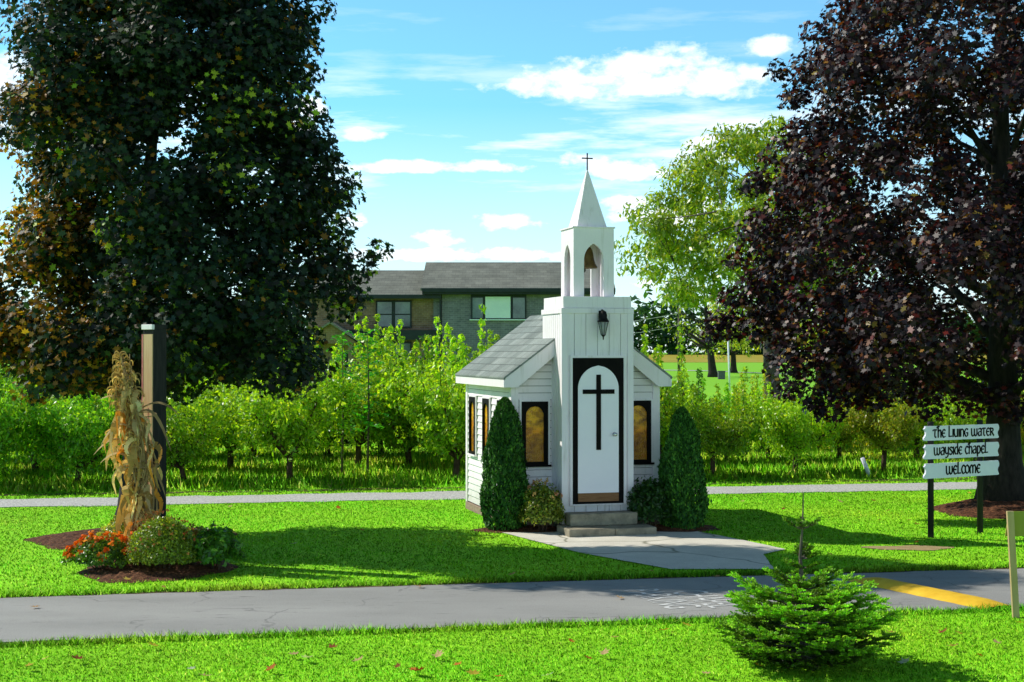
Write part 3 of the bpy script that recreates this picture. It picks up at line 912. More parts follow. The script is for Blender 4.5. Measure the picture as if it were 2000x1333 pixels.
big_tree('walnut_tree', 'airy pale green tree with open branches behind the purple maple', (7.7, 42.0, 0), .28, 8.0,
         [(4.3, 2.6), (5.0, 3.6), (5.9, 3.8), (7.0, 3.3), (8.2, 2.4), (9.4, .8)], 430, .40, 300, .185, pal_light, M['leaf'], 5, off=(-.5, 0), bark='gbark', n_limb=75, tpl=RHOMB, inner=.25, shell=.5,
         extra=[rel(px, py, 42, (7.7, 42, 0)) + (.35,) for px, py in ((1250, 490), (1275, 475), (1300, 430), (1265, 530), (1290, 520), (1330, 500), (1345, 330), (1400, 300), (1500, 250), (1480, 280), (1300, 380))])
b = far(1393, 737)
big_tree('bare_tree', 'thin half bare tree standing in the far green field', (b[0], b[1], gz(b[1])), .35, 7.5,
         [(2.0, 2.2), (4.0, 4.0), (6.0, 3.6), (8.6, 1.0)], 60, .62, 34, .26, pal_light, M['leaf'], 8, off=(-1.0, 0), bark='bark', n_limb=60, tpl=RHOMB)
b = far(1460, 733)
big_tree('yellow_tree', 'yellow green bushy tree behind the bare tree in the field', (b[0], b[1] + 8, gz(b[1] + 8)), .3, 5.6,
         [(1.4, 2.6), (3, 3.8), (5, 3.4), (7.4, .9)], 70, .8, 60, .32, pal_yel, M['leaf'], 9, bark='bark', n_limb=40, tpl=RHOMB)
b = far(1400, 742)
big_tree('yellow_tree', 'yellow leaved tree beside the bare tree at the tip of the purple branch', (b[0] + .5, b[1] - 35, gz(b[1] - 35)), .2, 4.4,
         [(2.4, .9), (3.6, 1.5), (4.8, 1.2), (5.6, .4)], 40, .42, 120, .2, pal_yel, M['leaf'], 10, bark='bark', n_limb=30, tpl=RHOMB)

# ------------------------------------------------------------------ orchard


def orchard_proto(name, seed, h, spread, leafs, pal, lean=0.0, trunk_h=.75, bark='obark', mesh_only=False, per=1.0, open_=.5):
    g = np.random.default_rng(seed)
    root = empty(name)
    mb = MB()
    th = trunk_h
    base_pts = [(0, 0, -.05), (lean * .3, 0, th * .5), (lean * .6, 0, th)]
    mb.tube(base_pts, [.105, .078, .082], 10)
    C = []; Rr = []
    nl = 6
    for i in range(nl):
        a = 2 * math.pi * (i + g.uniform(-.3, .3)) / nl
        rr = spread * g.uniform(.55, .85); zz = th + (h - th) * g.uniform(.30, .58)
        tip = np.array([math.cos(a) * rr + lean, math.sin(a) * rr, zz])
        pts = limb(mb, (lean * .6, 0, th - .05), tip, .06, .022, -.10, 7, g, 7)
        for q in pts[2:]:
            for _ in range(3):
                d = g.normal(size=3); d[2] = abs(d[2]) * 1.3 + .15; d /= np.linalg.norm(d)
                L = g.uniform(.35, .85) * (h / 3.2)
                e = np.array(q) + d * L
                e[2] = min(e[2], h * g.uniform(.86, 1.0))
                limb(mb, q, e, .014, .005, .04, 3, g, 4)
                for s in (.45, .75, 1.0):
                    C.append(np.array(q) * (1 - s) + e * s); Rr.append(.27 * g.uniform(.7, 1.25))
    # filling of the bowl and hanging outer sprays
    for _ in range(42):
        a = g.uniform(0, 6.283); u = g.uniform() ** .5
        z = g.uniform(th * open_ + .25, h * .84)
        prof = math.sin(math.pi * min(max((z - .2) / (h - .1), 0), 1)) ** .55
        C.append(np.array([math.cos(a) * u * spread * prof + lean * .8, math.sin(a) * u * spread * prof, z])); Rr.append(.27 * g.uniform(.7, 1.3))
    # upright water shoots along the top
    for _ in range(6):
        a = g.uniform(0, 6.283); u = spread * g.uniform(.1, .75)
        x, y = math.cos(a) * u + lean, math.sin(a) * u
        z0 = h * .72; z1 = h * g.uniform(.95, 1.26)
        limb(mb, (x * .8, y * .8, z0 - .4), (x, y, z1), .012, .003, 0, 3, g, 4)
        for t in np.linspace(0, 1, 7):
            C.append(np.array([x, y, z0 + (z1 - z0) * t]) + g.normal(size=3) * .03); Rr.append(.17 * (1 - .45 * t))
    C = np.array(C); Rr = np.array(Rr)
    P, N, ids = clump_leaves(g, C, Rr, 330 * per, 1.0, .1, .45, .3)
    ok = P[:, 2] > .25
    P, N, ids = P[ok], N[ok], ids[ok]
    S = leafs * g.uniform(.6, 1.3, size=len(P))
    cols = mixcol(g, len(P), *pal)
    # lighter, yellower leaves towards the top
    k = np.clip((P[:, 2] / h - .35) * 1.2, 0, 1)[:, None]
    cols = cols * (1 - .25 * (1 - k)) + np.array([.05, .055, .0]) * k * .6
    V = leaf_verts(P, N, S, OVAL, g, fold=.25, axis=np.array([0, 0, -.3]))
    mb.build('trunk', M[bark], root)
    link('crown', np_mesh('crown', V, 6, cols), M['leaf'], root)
    return root


LIME = ([(.30, .50, .022), (.40, .58, .028), (.20, .42, .018), (.50, .58, .04)], [4, 3, 3, 1])
GREEN = ([(.20, .48, .024), (.28, .54, .026), (.13, .38, .02), (.38, .56, .035)], [4, 3, 3, 1])
YELL = ([(.40, .48, .026), (.48, .46, .035), (.28, .42, .022), (.55, .42, .05)], [4, 3, 3, 1])
SHADED = ([(.05, .20, .02), (.08, .25, .022), (.035, .14, .016), (.14, .33, .025)], [4, 3, 3, 1])  # dark leaves put the shade behind the front trees into the colour
protos = [orchard_proto('orchard_tree', 41, 3.15, 2.05, .118, LIME, lean=0.0, trunk_h=.62, open_=.55, per=.68),
          orchard_proto('orchard_tree', 52, 2.85, 1.9, .115, LIME, lean=-.25, trunk_h=.5, open_=.4, per=.75),
          orchard_proto('orchard_tree', 63, 2.6, 1.75, .112, GREEN, lean=.15, trunk_h=.5, per=1.05, open_=.1),
          orchard_proto('orchard_tree', 74, 2.35, 1.55, .092, YELL, lean=.1, trunk_h=.65, open_=.3),
          orchard_proto('orchard_tree', 85, 2.3, 1.6, .095, LIME, lean=0.0, trunk_h=.70, open_=.35),
          orchard_proto('orchard_tree', 96, 2.3, 1.9, .112, SHADED, lean=0.0, trunk_h=.45, open_=.0, per=1.1)]
used = [False] * 6
ORD = ['first', 'second', 'third', 'fourth', 'fifth', 'sixth', 'seventh', 'eighth', 'ninth', 'tenth', 'eleventh', 'twelfth']
LOOK = ['tall lime green', 'lime green leaning', 'bushy darker green', 'yellow tinged', 'open lime green', 'low shade-darkened green']


def plant_tree(k, x, y, rz, s, label, wd=1.0):
    if not used[k]:
        o = protos[k]; used[k] = True
    else:
        o = copy_tree(protos[k])
    o.location = (x, y, gz(y)); o.rotation_euler = (0, 0, rz); o.scale = (s * wd, s * wd, s * (1 + .06 * math.sin(x * 3)))
    tag(o, label, 'tree', 'fruit trees in the orchard rows')


rows = []
g_ = random.Random(9)
# front row: px of the trunk, kind, scale
front = [(-40, 2, 1.0), (150, 2, .85), (362, 1, .80), (566, 0, .96), (890, 1, 1.0), (1215, 0, .86), (1392, 4, .76), (1553, 4, .84), (1725, 3, .84), (1905, 4, .78), (2040, 3, .9)]
rowd = [path_c, lambda x: path_c(x) + 3.4, lambda x: path_c(x) + 7.0, lambda x: path_c(x) + 11.0]
second = [(-80, 2, 1.0), (70, 1, .95), (250, 1, .92), (450, 0, .88), (700, 0, .90), (800, 1, 1.0), (985, 0, .90), (1160, 1, .92), (1290, 4, .84), (1420, 2, .66), (1500, 4, .72), (1640, 3, .76), (1790, 4, .82), (1960, 4, .85)]
third = [(-20, 1, 1.05), (120, 5, 1.1), (240, 2, 1.1), (390, 5, 1.05), (500, 1, .98), (640, 5, .95), (745, 1, 1.0), (850, 5, 1.05), (930, 0, .95), (1262, 1, 1.0), (1345, 5, .72), (1490, 3, .70), (1600, 5, .74), (1760, 3, .8), (1880, 5, .8), (2010, 4, .9)]
for ri, (rw, off_) in enumerate(((front, 3.5), (second, 7.0), (third, 10.8))):
    rn = ['front', 'second', 'back'][ri]
    for i, (px, k, s) in enumerate(rw):
        d = 28.0
        for _ in range(8):
            x = (px - 1000) / F * d; d = 27.35 + .185 * x + off_
        d += g_.uniform(-.35, .35)
        if (ri == 0 and px == 566): rz = 2.2
        else: rz = g_.uniform(0, 6.28)
        plant_tree(k, (px - 1000) / F * d, d, rz, s * g_.uniform(.96, 1.04), f'{LOOK[k]} fruit tree, {ORD[i] if i < 12 else ["thirteenth","fourteenth","fifteenth","sixteenth"][i-12]} from left in the {rn} orchard row', .84 if ri == 0 else .95)


# leafy saplings with long compound leaves in front of the house porch
def sapling(px, py_top, d, label, seed):
    g = np.random.default_rng(seed)
    x = (px - 1000) / F * d
    ztop = H + (HOR - py_top) / F * d
    root = empty('tree_sapling', (x, d, 0)); tag(root, label, 'sapling', 'compound leaved saplings in the orchard')
    MB().tube([(0, 0, 0), (.03, 0, ztop * .5), (0, 0, ztop)], [.03, .02, .006], 6).build('stem', M['gbark'], root)
    P = []; N = []; Ax = []
    for i in range(26):
        z = ztop * (1 - .028 * i); a = i * 2.4; L = .25 + .02 * i if i < 14 else .5
        for j in range(9):
            t = (j + 1) / 9
            p = np.array([math.cos(a) * L * t, math.sin(a) * L * t, z + .12 * math.sin(t * 2.2) - .10 * t * t])
            for s in (-1, 1):
                sd = np.array([-math.sin(a), math.cos(a), -.1]) * s
                P.append(p + sd * .06); N.append(np.array([0, 0, 1]) + g.normal(size=3) * .3); Ax.append(sd * 2)
    P = np.array(P); N = np.array(N); Ax = np.array(Ax)
    cols = mixcol(g, len(P), [(.06, .34, .03), (.09, .40, .03)], [1, 1])
    V = leaf_verts(P, N, .12 * g.uniform(.8, 1.2, len(P)), OVAL, g, .2, axis=Ax)
    link('crown', np_mesh('crown', V, 6, cols), M['leaf'], root)


sapling(668, 655, 31.5, 'bright green feathery sapling left of the porch post', 1)
sapling(718, 652, 31.5, 'bright green feathery sapling right of the porch post', 2)

# ------------------------------------------------------------------ far wood (reads as one mass)
g = np.random.default_rng(77)
C = []; Rr = []
for x in np.arange(-130, 150, 3.2):
    for row in range(2):
        h = 9.0 + 2.2 * math.sin(x * .05 + 1.1) + 1.3 * math.sin(x * .23) + g.normal() * .7 + row * .8
        y = 272 + row * 8 + g.normal()
        for z in np.linspace(1.2, h, 5):
            rr = 2.6 * math.sin(math.pi * min(.98, .18 + .76 * z / h)) + .5
            C.append((x + g.normal() * .8, y + g.normal(), gz(y) + z)); Rr.append(rr)
P, N, ids = clump_leaves(g, np.array(C), np.array(Rr), 6.5, .8, 0, .7, 0)
cols = mixcol(g, len(P), [(.035, .12, .03), (.05, .15, .03), (.025, .09, .03), (.09, .19, .035)], [4, 3, 3, 1])
V = leaf_verts(P, N, 1.5 * g.uniform(.6, 1.3, len(P)), OVAL, g, .2)
tag(link('far_wood', np_mesh('far_wood', V, 6, cols), M['leaf']), 'dark green wood along the far edge of the fields', 'wood', kind='stuff')

# ------------------------------------------------------------------ chapel
CH = R(15)
chapel = empty('chapel', (1.30, 21.8, 0), CH)
tag(chapel, 'tiny white roadside chapel with a square bell tower and grey shingle roof', 'chapel')


def arch(w, z0, zs, za, n=12):
    """pointed arch outline from lower right, over the top, to lower left"""
    pts = [(w / 2, z0)]
    h = za - zs; a = w / 2
    rad = (a * a + h * h) / (2 * a)
    for i in range(n + 1):
        t = i / n
        zz = h * math.sin(t * math.pi / 2) if False else h * t
        x = a - rad + math.sqrt(max(rad * rad - zz * zz, 0))
        pts.append((max(x, 0), zs + zz))
    left = [(-x, z) for x, z in reversed(pts[:-1])]
    return pts + left


def panel_with_arch(mb, cx, w, z0, z1, aw, az0, azs, aza, ya, yb, axis='y', n=12):
    """rectangular plate between ya and yb with a pointed-arch opening cut through it"""
    a = arch(aw, az0, azs, aza, n)
    if az0 <= z0 + 1e-6:
        outer = []
        m = len(a)
        for i, (x, z) in enumerate(a):
            if i == 0: o = (w / 2, z0)
            elif i == m - 1: o = (-w / 2, z0)
            else:
                t = i / (m - 1)
                if t < .3: o = (w / 2, z0 + (z1 - z0) * t / .3)
                elif t > .7: o = (-w / 2, z0 + (z1 - z0) * (1 - t) / .3)
                else: o = (w / 2 - w * (t - .3) / .4, z1)
            outer.append(o)
        loops = list(range(m - 1))
    else:
        m = len(a); outer = []
        for i, (x, z) in enumerate(a):
            t = i / (m - 1)
            if t < .3: o = (w / 2, z0 + (z1 - z0) * t / .3)
            elif t > .7: o = (-w / 2, z0 + (z1 - z0) * (1 - t) / .3)
            else: o = (w / 2 - w * (t - .3) / .4, z1)
            outer.append(o)
        loops = list(range(m))
    # snap the nearest outer points to the true corners
    for corner in ((w / 2, z1), (-w / 2, z1)):
        j = min(range(m), key=lambda i: (outer[i][0] - corner[0]) ** 2 + (outer[i][1] - corner[1]) ** 2)
        outer[j] = corner

    def pt(p, y): return (cx + p[0], y, p[1]) if axis == 'y' else (y, cx + p[0], p[1])
    vs = [pt(p, ya) for p in a] + [pt(p, ya) for p in outer] + [pt(p, yb) for p in a] + [pt(p, yb) for p in outer]
    fs = []
    for i in loops:
        j = (i + 1) % m
        fs.append((i, j, m + j, m + i)); fs.append((2 * m + i, 3 * m + i, 3 * m + j, 2 * m + j))
        fs.append((i, 2 * m + i, 2 * m + j, j)); fs.append((m + i, m + j, 3 * m + j, 3 * m + i))
    mb.add(vs, fs)


# nave
NV = .57; NA = 1.185; ND = 3.0          # front wall position, half width, depth
SL = .74                                 # roof slope
EB = 1.37; EZ = 2.335                    # eave half width and top of eave
RIDGE = EZ + EB * SL
NZ0 = .14                                # underside of siding


def soffit(u): return EZ + (EB - abs(u)) * SL - .10     # underside of the roof deck


core = MB()
poly = [(-NA + .02, NZ0), (NA - .02, NZ0), (NA - .02, soffit(NA)), (0, soffit(0)), (-NA + .02, soffit(NA))]
core.prism(poly, 'y', NV + .02, NV + ND - .02)
core.build('nave_wall', M['gap'], chapel)
sid = MB(); lap = .108; z = NZ0
while z < soffit(0) - .02:
    z1 = z + lap
    def hw(zz): return NA if zz <= soffit(NA) else max(0.0, EB - (zz - EZ + .10) / SL)
    a0, a1 = hw(z), hw(min(z1, soffit(0)))
    if a0 > .03:
        zt = min(z1, soffit(0) - .005)
        for (yo, s) in ((NV, -1), (NV + ND, 1)):
            b0 = yo + s * .021; b1 = yo + s * .002; bk = yo - s * .022
            zb = z + .009
            vs = [(-a0, b0, zb), (a0, b0, zb), (a1, b1, zt), (-a1, b1, zt), (-a0, bk, zb), (a0, bk, zb), (a1, bk, zt), (-a1, bk, zt)]
            sid.add(vs, [(0, 1, 2, 3), (4, 7, 6, 5), (0, 4, 5, 1), (3, 2, 6, 7), (1, 5, 6, 2), (0, 3, 7, 4)])
    if z1 < soffit(NA) + .12:
        zt = min(z1, soffit(NA) + .03)
        for s in (-1, 1):
            x0 = s * (NA + .021); x1 = s * (NA + .003); xb = s * (NA - .022)
            ya, yb = NV + .03, NV + ND - .03
            zb = z + .009
            vs = [(x0, ya, zb), (x0, yb, zb), (x1, yb, zt), (x1, ya, zt), (xb, ya, zb), (xb, yb, zb), (xb, yb, zt), (xb, ya, zt)]
            sid.add(vs, [(0, 1, 2, 3), (4, 7, 6, 5), (0, 4, 5, 1), (3, 2, 6, 7), (1, 5, 6, 2), (0, 3, 7, 4)])
    z = z1
sid.build('lap_siding', M['siding'], chapel)
for s in (-1, 1):
    for yy in (NV, NV + ND):
        t = -1 if yy == NV else 1
        x0, x1 = sorted((s * (NA - .085), s * (NA + .030))); y0, y1 = sorted((yy + t * .030, yy - t * .085))
        cb = MB(); cb.box(x0, x1, y0, y1, NZ0 - .01, soffit(NA) - .005); cb.build('corner_board', M['white'], chapel)
fb = MB(); fb.box(-NA - .035, NA + .035, NV - .035, NV + ND + .035, -.15, NZ0 - .012, .01)
fb.build('foundation', M['foundation'], chapel)
# roof deck, fascia, rakes
RY0, RY1 = NV - .16, NV + ND + .16
rf = MB()
for s in (-1, 1):
    t = .035
    poly = [(0, RIDGE), (s * EB, EZ), (s * EB, EZ - t), (0, RIDGE - t)]
    rf.prism(poly, 'y', RY0 - .012, RY1 + .012)
rf.build('roof', M['shingle_grey'], chapel)
rc = MB()
k = int((RY1 - RY0) / .22)
for i in range(k):
    y0 = RY0 + (RY1 - RY0) * i / k; y1 = y0 + (RY1 - RY0) / k + .02
    rc.prism([(-.11, RIDGE - .11 * SL + .010), (0, RIDGE + .016), (.11, RIDGE - .11 * SL + .010), (.10, RIDGE - .10 * SL + .001), (0, RIDGE + .004), (-.10, RIDGE - .10 * SL + .001)], 'y', y0, y1)
rc.build('ridge_cap', M['shingle_grey'], chapel)
fa = MB()
for s in (-1, 1):
    x0, x1 = sorted((s * (EB - .03), s * (EB - .006)))
    fa.box(x0, x1, RY0, RY1, EZ - .155, EZ - .037)
    # soffit board
    x0, x1 = sorted((s * (NA - .02), s * (EB - .032)))
    fa.box(x0, x1, RY0 + .03, RY1 - .03, EZ - .150, EZ - .130)
fa.build('fascia', M['white'], chapel)
D_ = .205
for (y0, y1) in ((RY0, RY0 + .03), (RY1 - .03, RY1)):
    for s in (-1, 1):
        poly = [(0, RIDGE - .037), (s * (EB - .03), EZ - .037 + .03 * SL - .001), (s * (EB - .03), EZ - .155), (s * (EB - .225), EZ - .155), (0, RIDGE - .037 - D_)]
        rk = MB(); rk.prism(poly, 'y', y0, y1); rk.build('rake_board', M['white'], chapel)


def arched_window(parent_loc, rz, label=None):
    """frame plate with pointed arch, amber pane, pale casing and sill; faces -y locally"""
    fr = MB()
    panel_with_arch(fr, 0, .42, .985, 1.955, .29, 1.03, 1.74, 1.885, -.058, -.012)
    f = fr.build('window', M['black'], chapel)
    f.location = parent_loc; f.rotation_euler = (0, 0, rz)
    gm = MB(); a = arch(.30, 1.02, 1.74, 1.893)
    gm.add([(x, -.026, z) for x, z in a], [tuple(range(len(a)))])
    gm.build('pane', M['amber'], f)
    ca = MB()
    ca.box(-.245, -.213, -.046, -.014, .955, 1.985); ca.box(.213, .245, -.046, -.014, .955, 1.985); ca.box(-.213, .213, -.046, -.014, 1.958, 1.985)
    ca.build('casing', M['white'], f)
    sl_ = MB(); sl_.box(-.26, .26, -.075, -.014, .952, .982, .004)
    sl_.build('sill', M['black'] if rz == 0 else M['white'], f)
    return f


for u in (-.84, .85):
    arched_window((u, NV, 0), 0)
for t in (.55, 1.52, 2.48):
    arched_window((-NA, NV + t, 0), -R(90))
    arched_window((NA, NV + t, 0), R(90))

# tower: u -.555..555, v 0..1.05
TA = .555; TD = 1.06; TZ0 = .17; TZ1 = 3.36
tw = MB(); tw.box(-TA + .012, TA - .012, .012, TD - .012, .0, TZ1)
tw.build('tower_wall', M['gap'], chapel)
bt = MB(); n_b = 6
for i in range(n_b):
    x0 = -TA + 2 * TA * i / n_b; x1 = -TA + 2 * TA * (i + 1) / n_b
    bt.box(x0 + .0032, x1 - .0032, -.004, .013, .13, TZ1 - .004, .003)
for s in (-1, 1):
    for i in range(9):
        y0 = .02 + (TD - .04) * i / 9; y1 = .02 + (TD - .04) * (i + 1) / 9
        xa, xb = sorted((s * (TA - .013), s * (TA + .004)))
        bt.box(xa, xb, y0 + .005, y1 - .005, .13, TZ1 - .004, .003)
    bt.box(*sorted((s * (TA - .013), s * (TA + .004))), TD - .02, TD, .13, TZ1 - .004)
bt.build('vertical_boards', M['white'], chapel)
tr = MB()
for s in (-1, 1):      # corner boards
    x0, x1 = sorted((s * (TA - .075), s * (TA + .018)))
    tr.box(x0, x1, -.020, -.0045, .12, TZ1 - .006)
    x0, x1 = sorted((s * (TA + .0045), s * (TA + .018)))
    tr.box(x0, x1, -.0045, .075, .12, TZ1 - .006)
tr.build('corner_trim', M['white'], chapel)
fz = MB()
fz.box(-TA - .024, TA + .024, -.026, TD + .02, TZ1 - .055, TZ1 + .025, .004)
fz.build('frieze', M['white'], chapel)
pp = MB(); pp.box(-TA + .012, TA - .012, .0, TD - .01, TZ1 + .027, TZ1 + .205, .005)
for x in (-.24, .20):
    pp.box(x - .09, x + .20, -.006, .006, TZ1 + .032, TZ1 + .198)
pp.build('parapet', M['white'], chapel)
PZ = TZ1 + .205
# belfry
BA = .325; BY = .50; BZ1 = 4.62
bl = MB(); th_ = .045
panel_with_arch(bl, 0, 2 * BA, PZ, BZ1, .315, PZ, 4.13, 4.385, BY - BA, BY - BA + th_)
panel_with_arch(bl, 0, 2 * BA, PZ, BZ1, .315, PZ, 4.13, 4.385, BY + BA - th_, BY + BA)
panel_with_arch(bl, BY, 2 * BA - 2 * th_ - .002, PZ, BZ1, .315, PZ, 4.13, 4.385, -BA, -BA + th_, axis='x')
panel_with_arch(bl, BY, 2 * BA - 2 * th_ - .002, PZ, BZ1, .315, PZ, 4.13, 4.385, BA - th_, BA, axis='x')
bl.build('belfry_wall', M['white'], chapel)
inn = MB()
for s in (-1, 1):
    for yy in (BY - BA + th_ + .002, BY + BA - th_ - .012):
        pass
inn.box(-BA + .05, BA - .05, BY - BA + .05, BY + BA - .05, BZ1 - .06, BZ1 - .004)
inn.build('belfry_ceiling', M['cream'], chapel)
cp = MB(); cp.box(-BA - .018, BA + .018, BY - BA - .018, BY + BA + .018, BZ1, BZ1 + .024, .004); cp.build('belfry_cap', M['white'], chapel)
SZ = BZ1 + .024; SA = .24; TOP = 5.55
spm = MB(); spm.add([(-SA, BY - SA, SZ), (SA, BY - SA, SZ), (SA, BY + SA, SZ), (-SA, BY + SA, SZ), (-.008, BY - .008, TOP), (.008, BY - .008, TOP), (.008, BY + .008, TOP), (-.008, BY + .008, TOP)],
        [(0, 1, 5, 4), (1, 2, 6, 5), (2, 3, 7, 6), (3, 0, 4, 7), (4, 5, 6, 7), (3, 2, 1, 0)])
spm.build('spire', M['white'], chapel)
cr = MB(); cr.box(-.0085, .0085, BY - .0085, BY + .0085, TOP - .02, TOP + .265); cr.box(-.088, .088, BY - .011, BY + .011, TOP + .175, TOP + .193)
cr.build('spire_cross', M['iron'], chapel)
# bell hangs from the belfry
bell = empty('bell', chapel.matrix_basis @ Vector((-.02, BY, 4.02)), CH); tag(bell, 'bronze bell hanging inside the white belfry arch', 'bell')
bm_ = MB(); bm_.lathe([(.165, 0), (.178, .006), (.172, .03), (.145, .075), (.125, .14), (.113, .22), (.10, .28), (.07, .325), (.02, .34), (.012, .34)], n=32)
bm_.tube([(0, 0, .335), (0, 0, .55)], .012, 8); bm_.build('bell_body', M['brass'], bell)
ck = MB(); ck.lathe([(.004, .045), (.022, .02), (.028, -.01), (.020, -.035), (.004, -.045)], n=16); ck.tube([(0, 0, .02), (0, 0, .2)], .007, 6)
c_ = ck.build('clapper', M['iron'], bell); c_.location = (-.04, -.02, -.02)

# door
dp = MB(); dp.box(-.407, .407, -.030, -.006, .42, 2.63); dp.build('door_surround', M['black'], chapel)
dt = MB()
for s in (-1, 1):
    x0, x1 = sorted((s * .409, s * .446)); dt.box(x0, x1, -.044, -.0055, .40, 2.668)
dt.box(-.409, .409, -.044, -.0055, 2.632, 2.668); dt.box(-.409, .409, -.044, -.0055, .395, .418)
dt.build('door_trim', M['white'], chapel)
dm = MB(); a = arch(.648, .585, 2.16, 2.515, 16); dm.prism(a, 'y', -.048, -.032)
door = dm.build('door', M['door'], chapel)
kp = MB(); kp.box(-.324, .324, -.052, -.031, .455, .583, .003); kp.build('kick_plate', M['kick'], door)
cx = MB(); cx.box(-.036, .036, -.062, -.0485, 1.236, 2.377); cx.box(-.252, -.0362, -.061, -.0485, 2.085, 2.152); cx.box(.0362, .252, -.061, -.0485, 2.085, 2.152)
cx.build('door_cross', M['black'], door)
kn = MB(); kn.lathe([(.030, 0), (.032, .006), (.014, .010), (.012, .03), (.026, .040), (.030, .055), (.024, .068), (.005, .072)], n=20)
k_ = kn.build('door_knob', M['steel'], door); k_.location = (.252, -.048, 1.47); k_.rotation_euler = (R(90), 0, 0)

# wall lantern
lx, lz = .045, 2.95
ln = MB(); ln.box(-.035, .035, -.014, .016, .22, .40, .006)
ln.tube([(0, 0, .36), (0, -.06, .41), (0, -.11, .40), (0, -.12, .35)], .012, 8)
ln.lathe([(.012, .40), (.045, .38), (.062, .33), (.060, .29), (.085, .245), (.095, .235), (.088, .225)], (0, -.12, 0), 8)
ln.lathe([(.035, .03), (.032, .02), (.012, .0), (.010, -.03), (.003, -.05)], (0, -.12, 0), 8)
for k in range(8):
    a_ = 2 * math.pi * k / 8
    ln.tube([(.035 * math.cos(a_), -.12 + .035 * math.sin(a_), .025), (.082 * math.cos(a_), -.12 + .082 * math.sin(a_), .228)], .004, 5)
lan = ln.build('wall_lantern', M['iron'], chapel); lan.location = (lx, -.022, lz)
lg = MB(); lg.lathe([(.030, .03), (.076, .225)], (0, -.12, 0), 8); lg.build('lantern_glass', M['lglass'], lan)

# steps
st = empty('concrete_steps', chapel.matrix_basis @ Vector((0, 0, 0)), CH); tag(st, 'two worn concrete steps in front of the chapel door', 'steps')
us = MB(); us.box(-.53, .53, -.32, -.028, .122, .305, .012); us.build('upper_step', M['stepc'], st)
ls = MB(); ls.box(-.66, .048, -.68, -.03, .0, .120, .012); ls.box(.054, .70, -.68, -.03, .0, .120, .012); ls.build('lower_step', M['stepc'], st)

# ------------------------------------------------------------------ clipped evergreens and shrubs


def arborvitae(name, label, x, y, h, r, seed, shape=2.6):
    g = np.random.default_rng(seed)
    root = empty(name, (x, y, 0)); tag(root, label, 'shrub', 'cone shaped cedars beside the chapel')
    MB().tube([(0, 0, -.02), (0, 0, h * .6)], [.05, .02], 8).build('trunk', M['bark'], root)
    n = 21000
    t = g.uniform(0, 1, n) ** .85
    th = g.uniform(0, 2 * math.pi, n)
    prof = np.where(t < .22, .78 + .22 * np.sin(t / .22 * math.pi / 2), 1) * np.sqrt(np.maximum(1 - np.clip((t - .10) / .90, 0, 1) ** shape, 0)) * (1 - .22 * t)
    bump = 1 + .09 * np.sin(th * 5 + t * 9 + seed) + .08 * np.sin(th * 3 - t * 13) + .05 * np.sin(th * 11 + t * 31) + np.where(g.uniform(size=n) > .93, g.uniform(.0, .16, n), 0)
    rr = r * prof * bump * g.uniform(.55, 1.0, n) ** .35
    P = np.stack([rr * np.cos(th), rr * np.sin(th), .03 + t * h], 1)
    out = np.stack([np.cos(th), np.sin(th), .35 + 0 * th], 1)
    N = np.stack([-np.sin(th), np.cos(th), 0 * th], 1) * g.choice([-1, 1], n)[:, None] * .7 + out * .7 + g.normal(size=(n, 3)) * .4
    ax = out * .6 + np.array([0, 0, 1.0])
    cols = mixcol(g, n, [(.035, .13, .016), (.06, .19, .018), (.016, .07, .012), (.09, .25, .02)], [4, 3, 3, 1])
    V = leaf_verts(P, N, .062 * g.uniform(.6, 1.3, n), OVAL, g, .0, axis=ax)
    link('crown', np_mesh('crown', V, 6, cols), M['cedar'], root)


arborvitae('cedar_shrub', 'narrow sunlit cedar cone left of the chapel steps', -.11, 21.95, 1.98, .36, 1, 2.6)
arborvitae('cedar_shrub', 'smooth dark cedar cone right of the chapel steps', 2.62, 22.1, 1.82, .38, 2, 2.2)


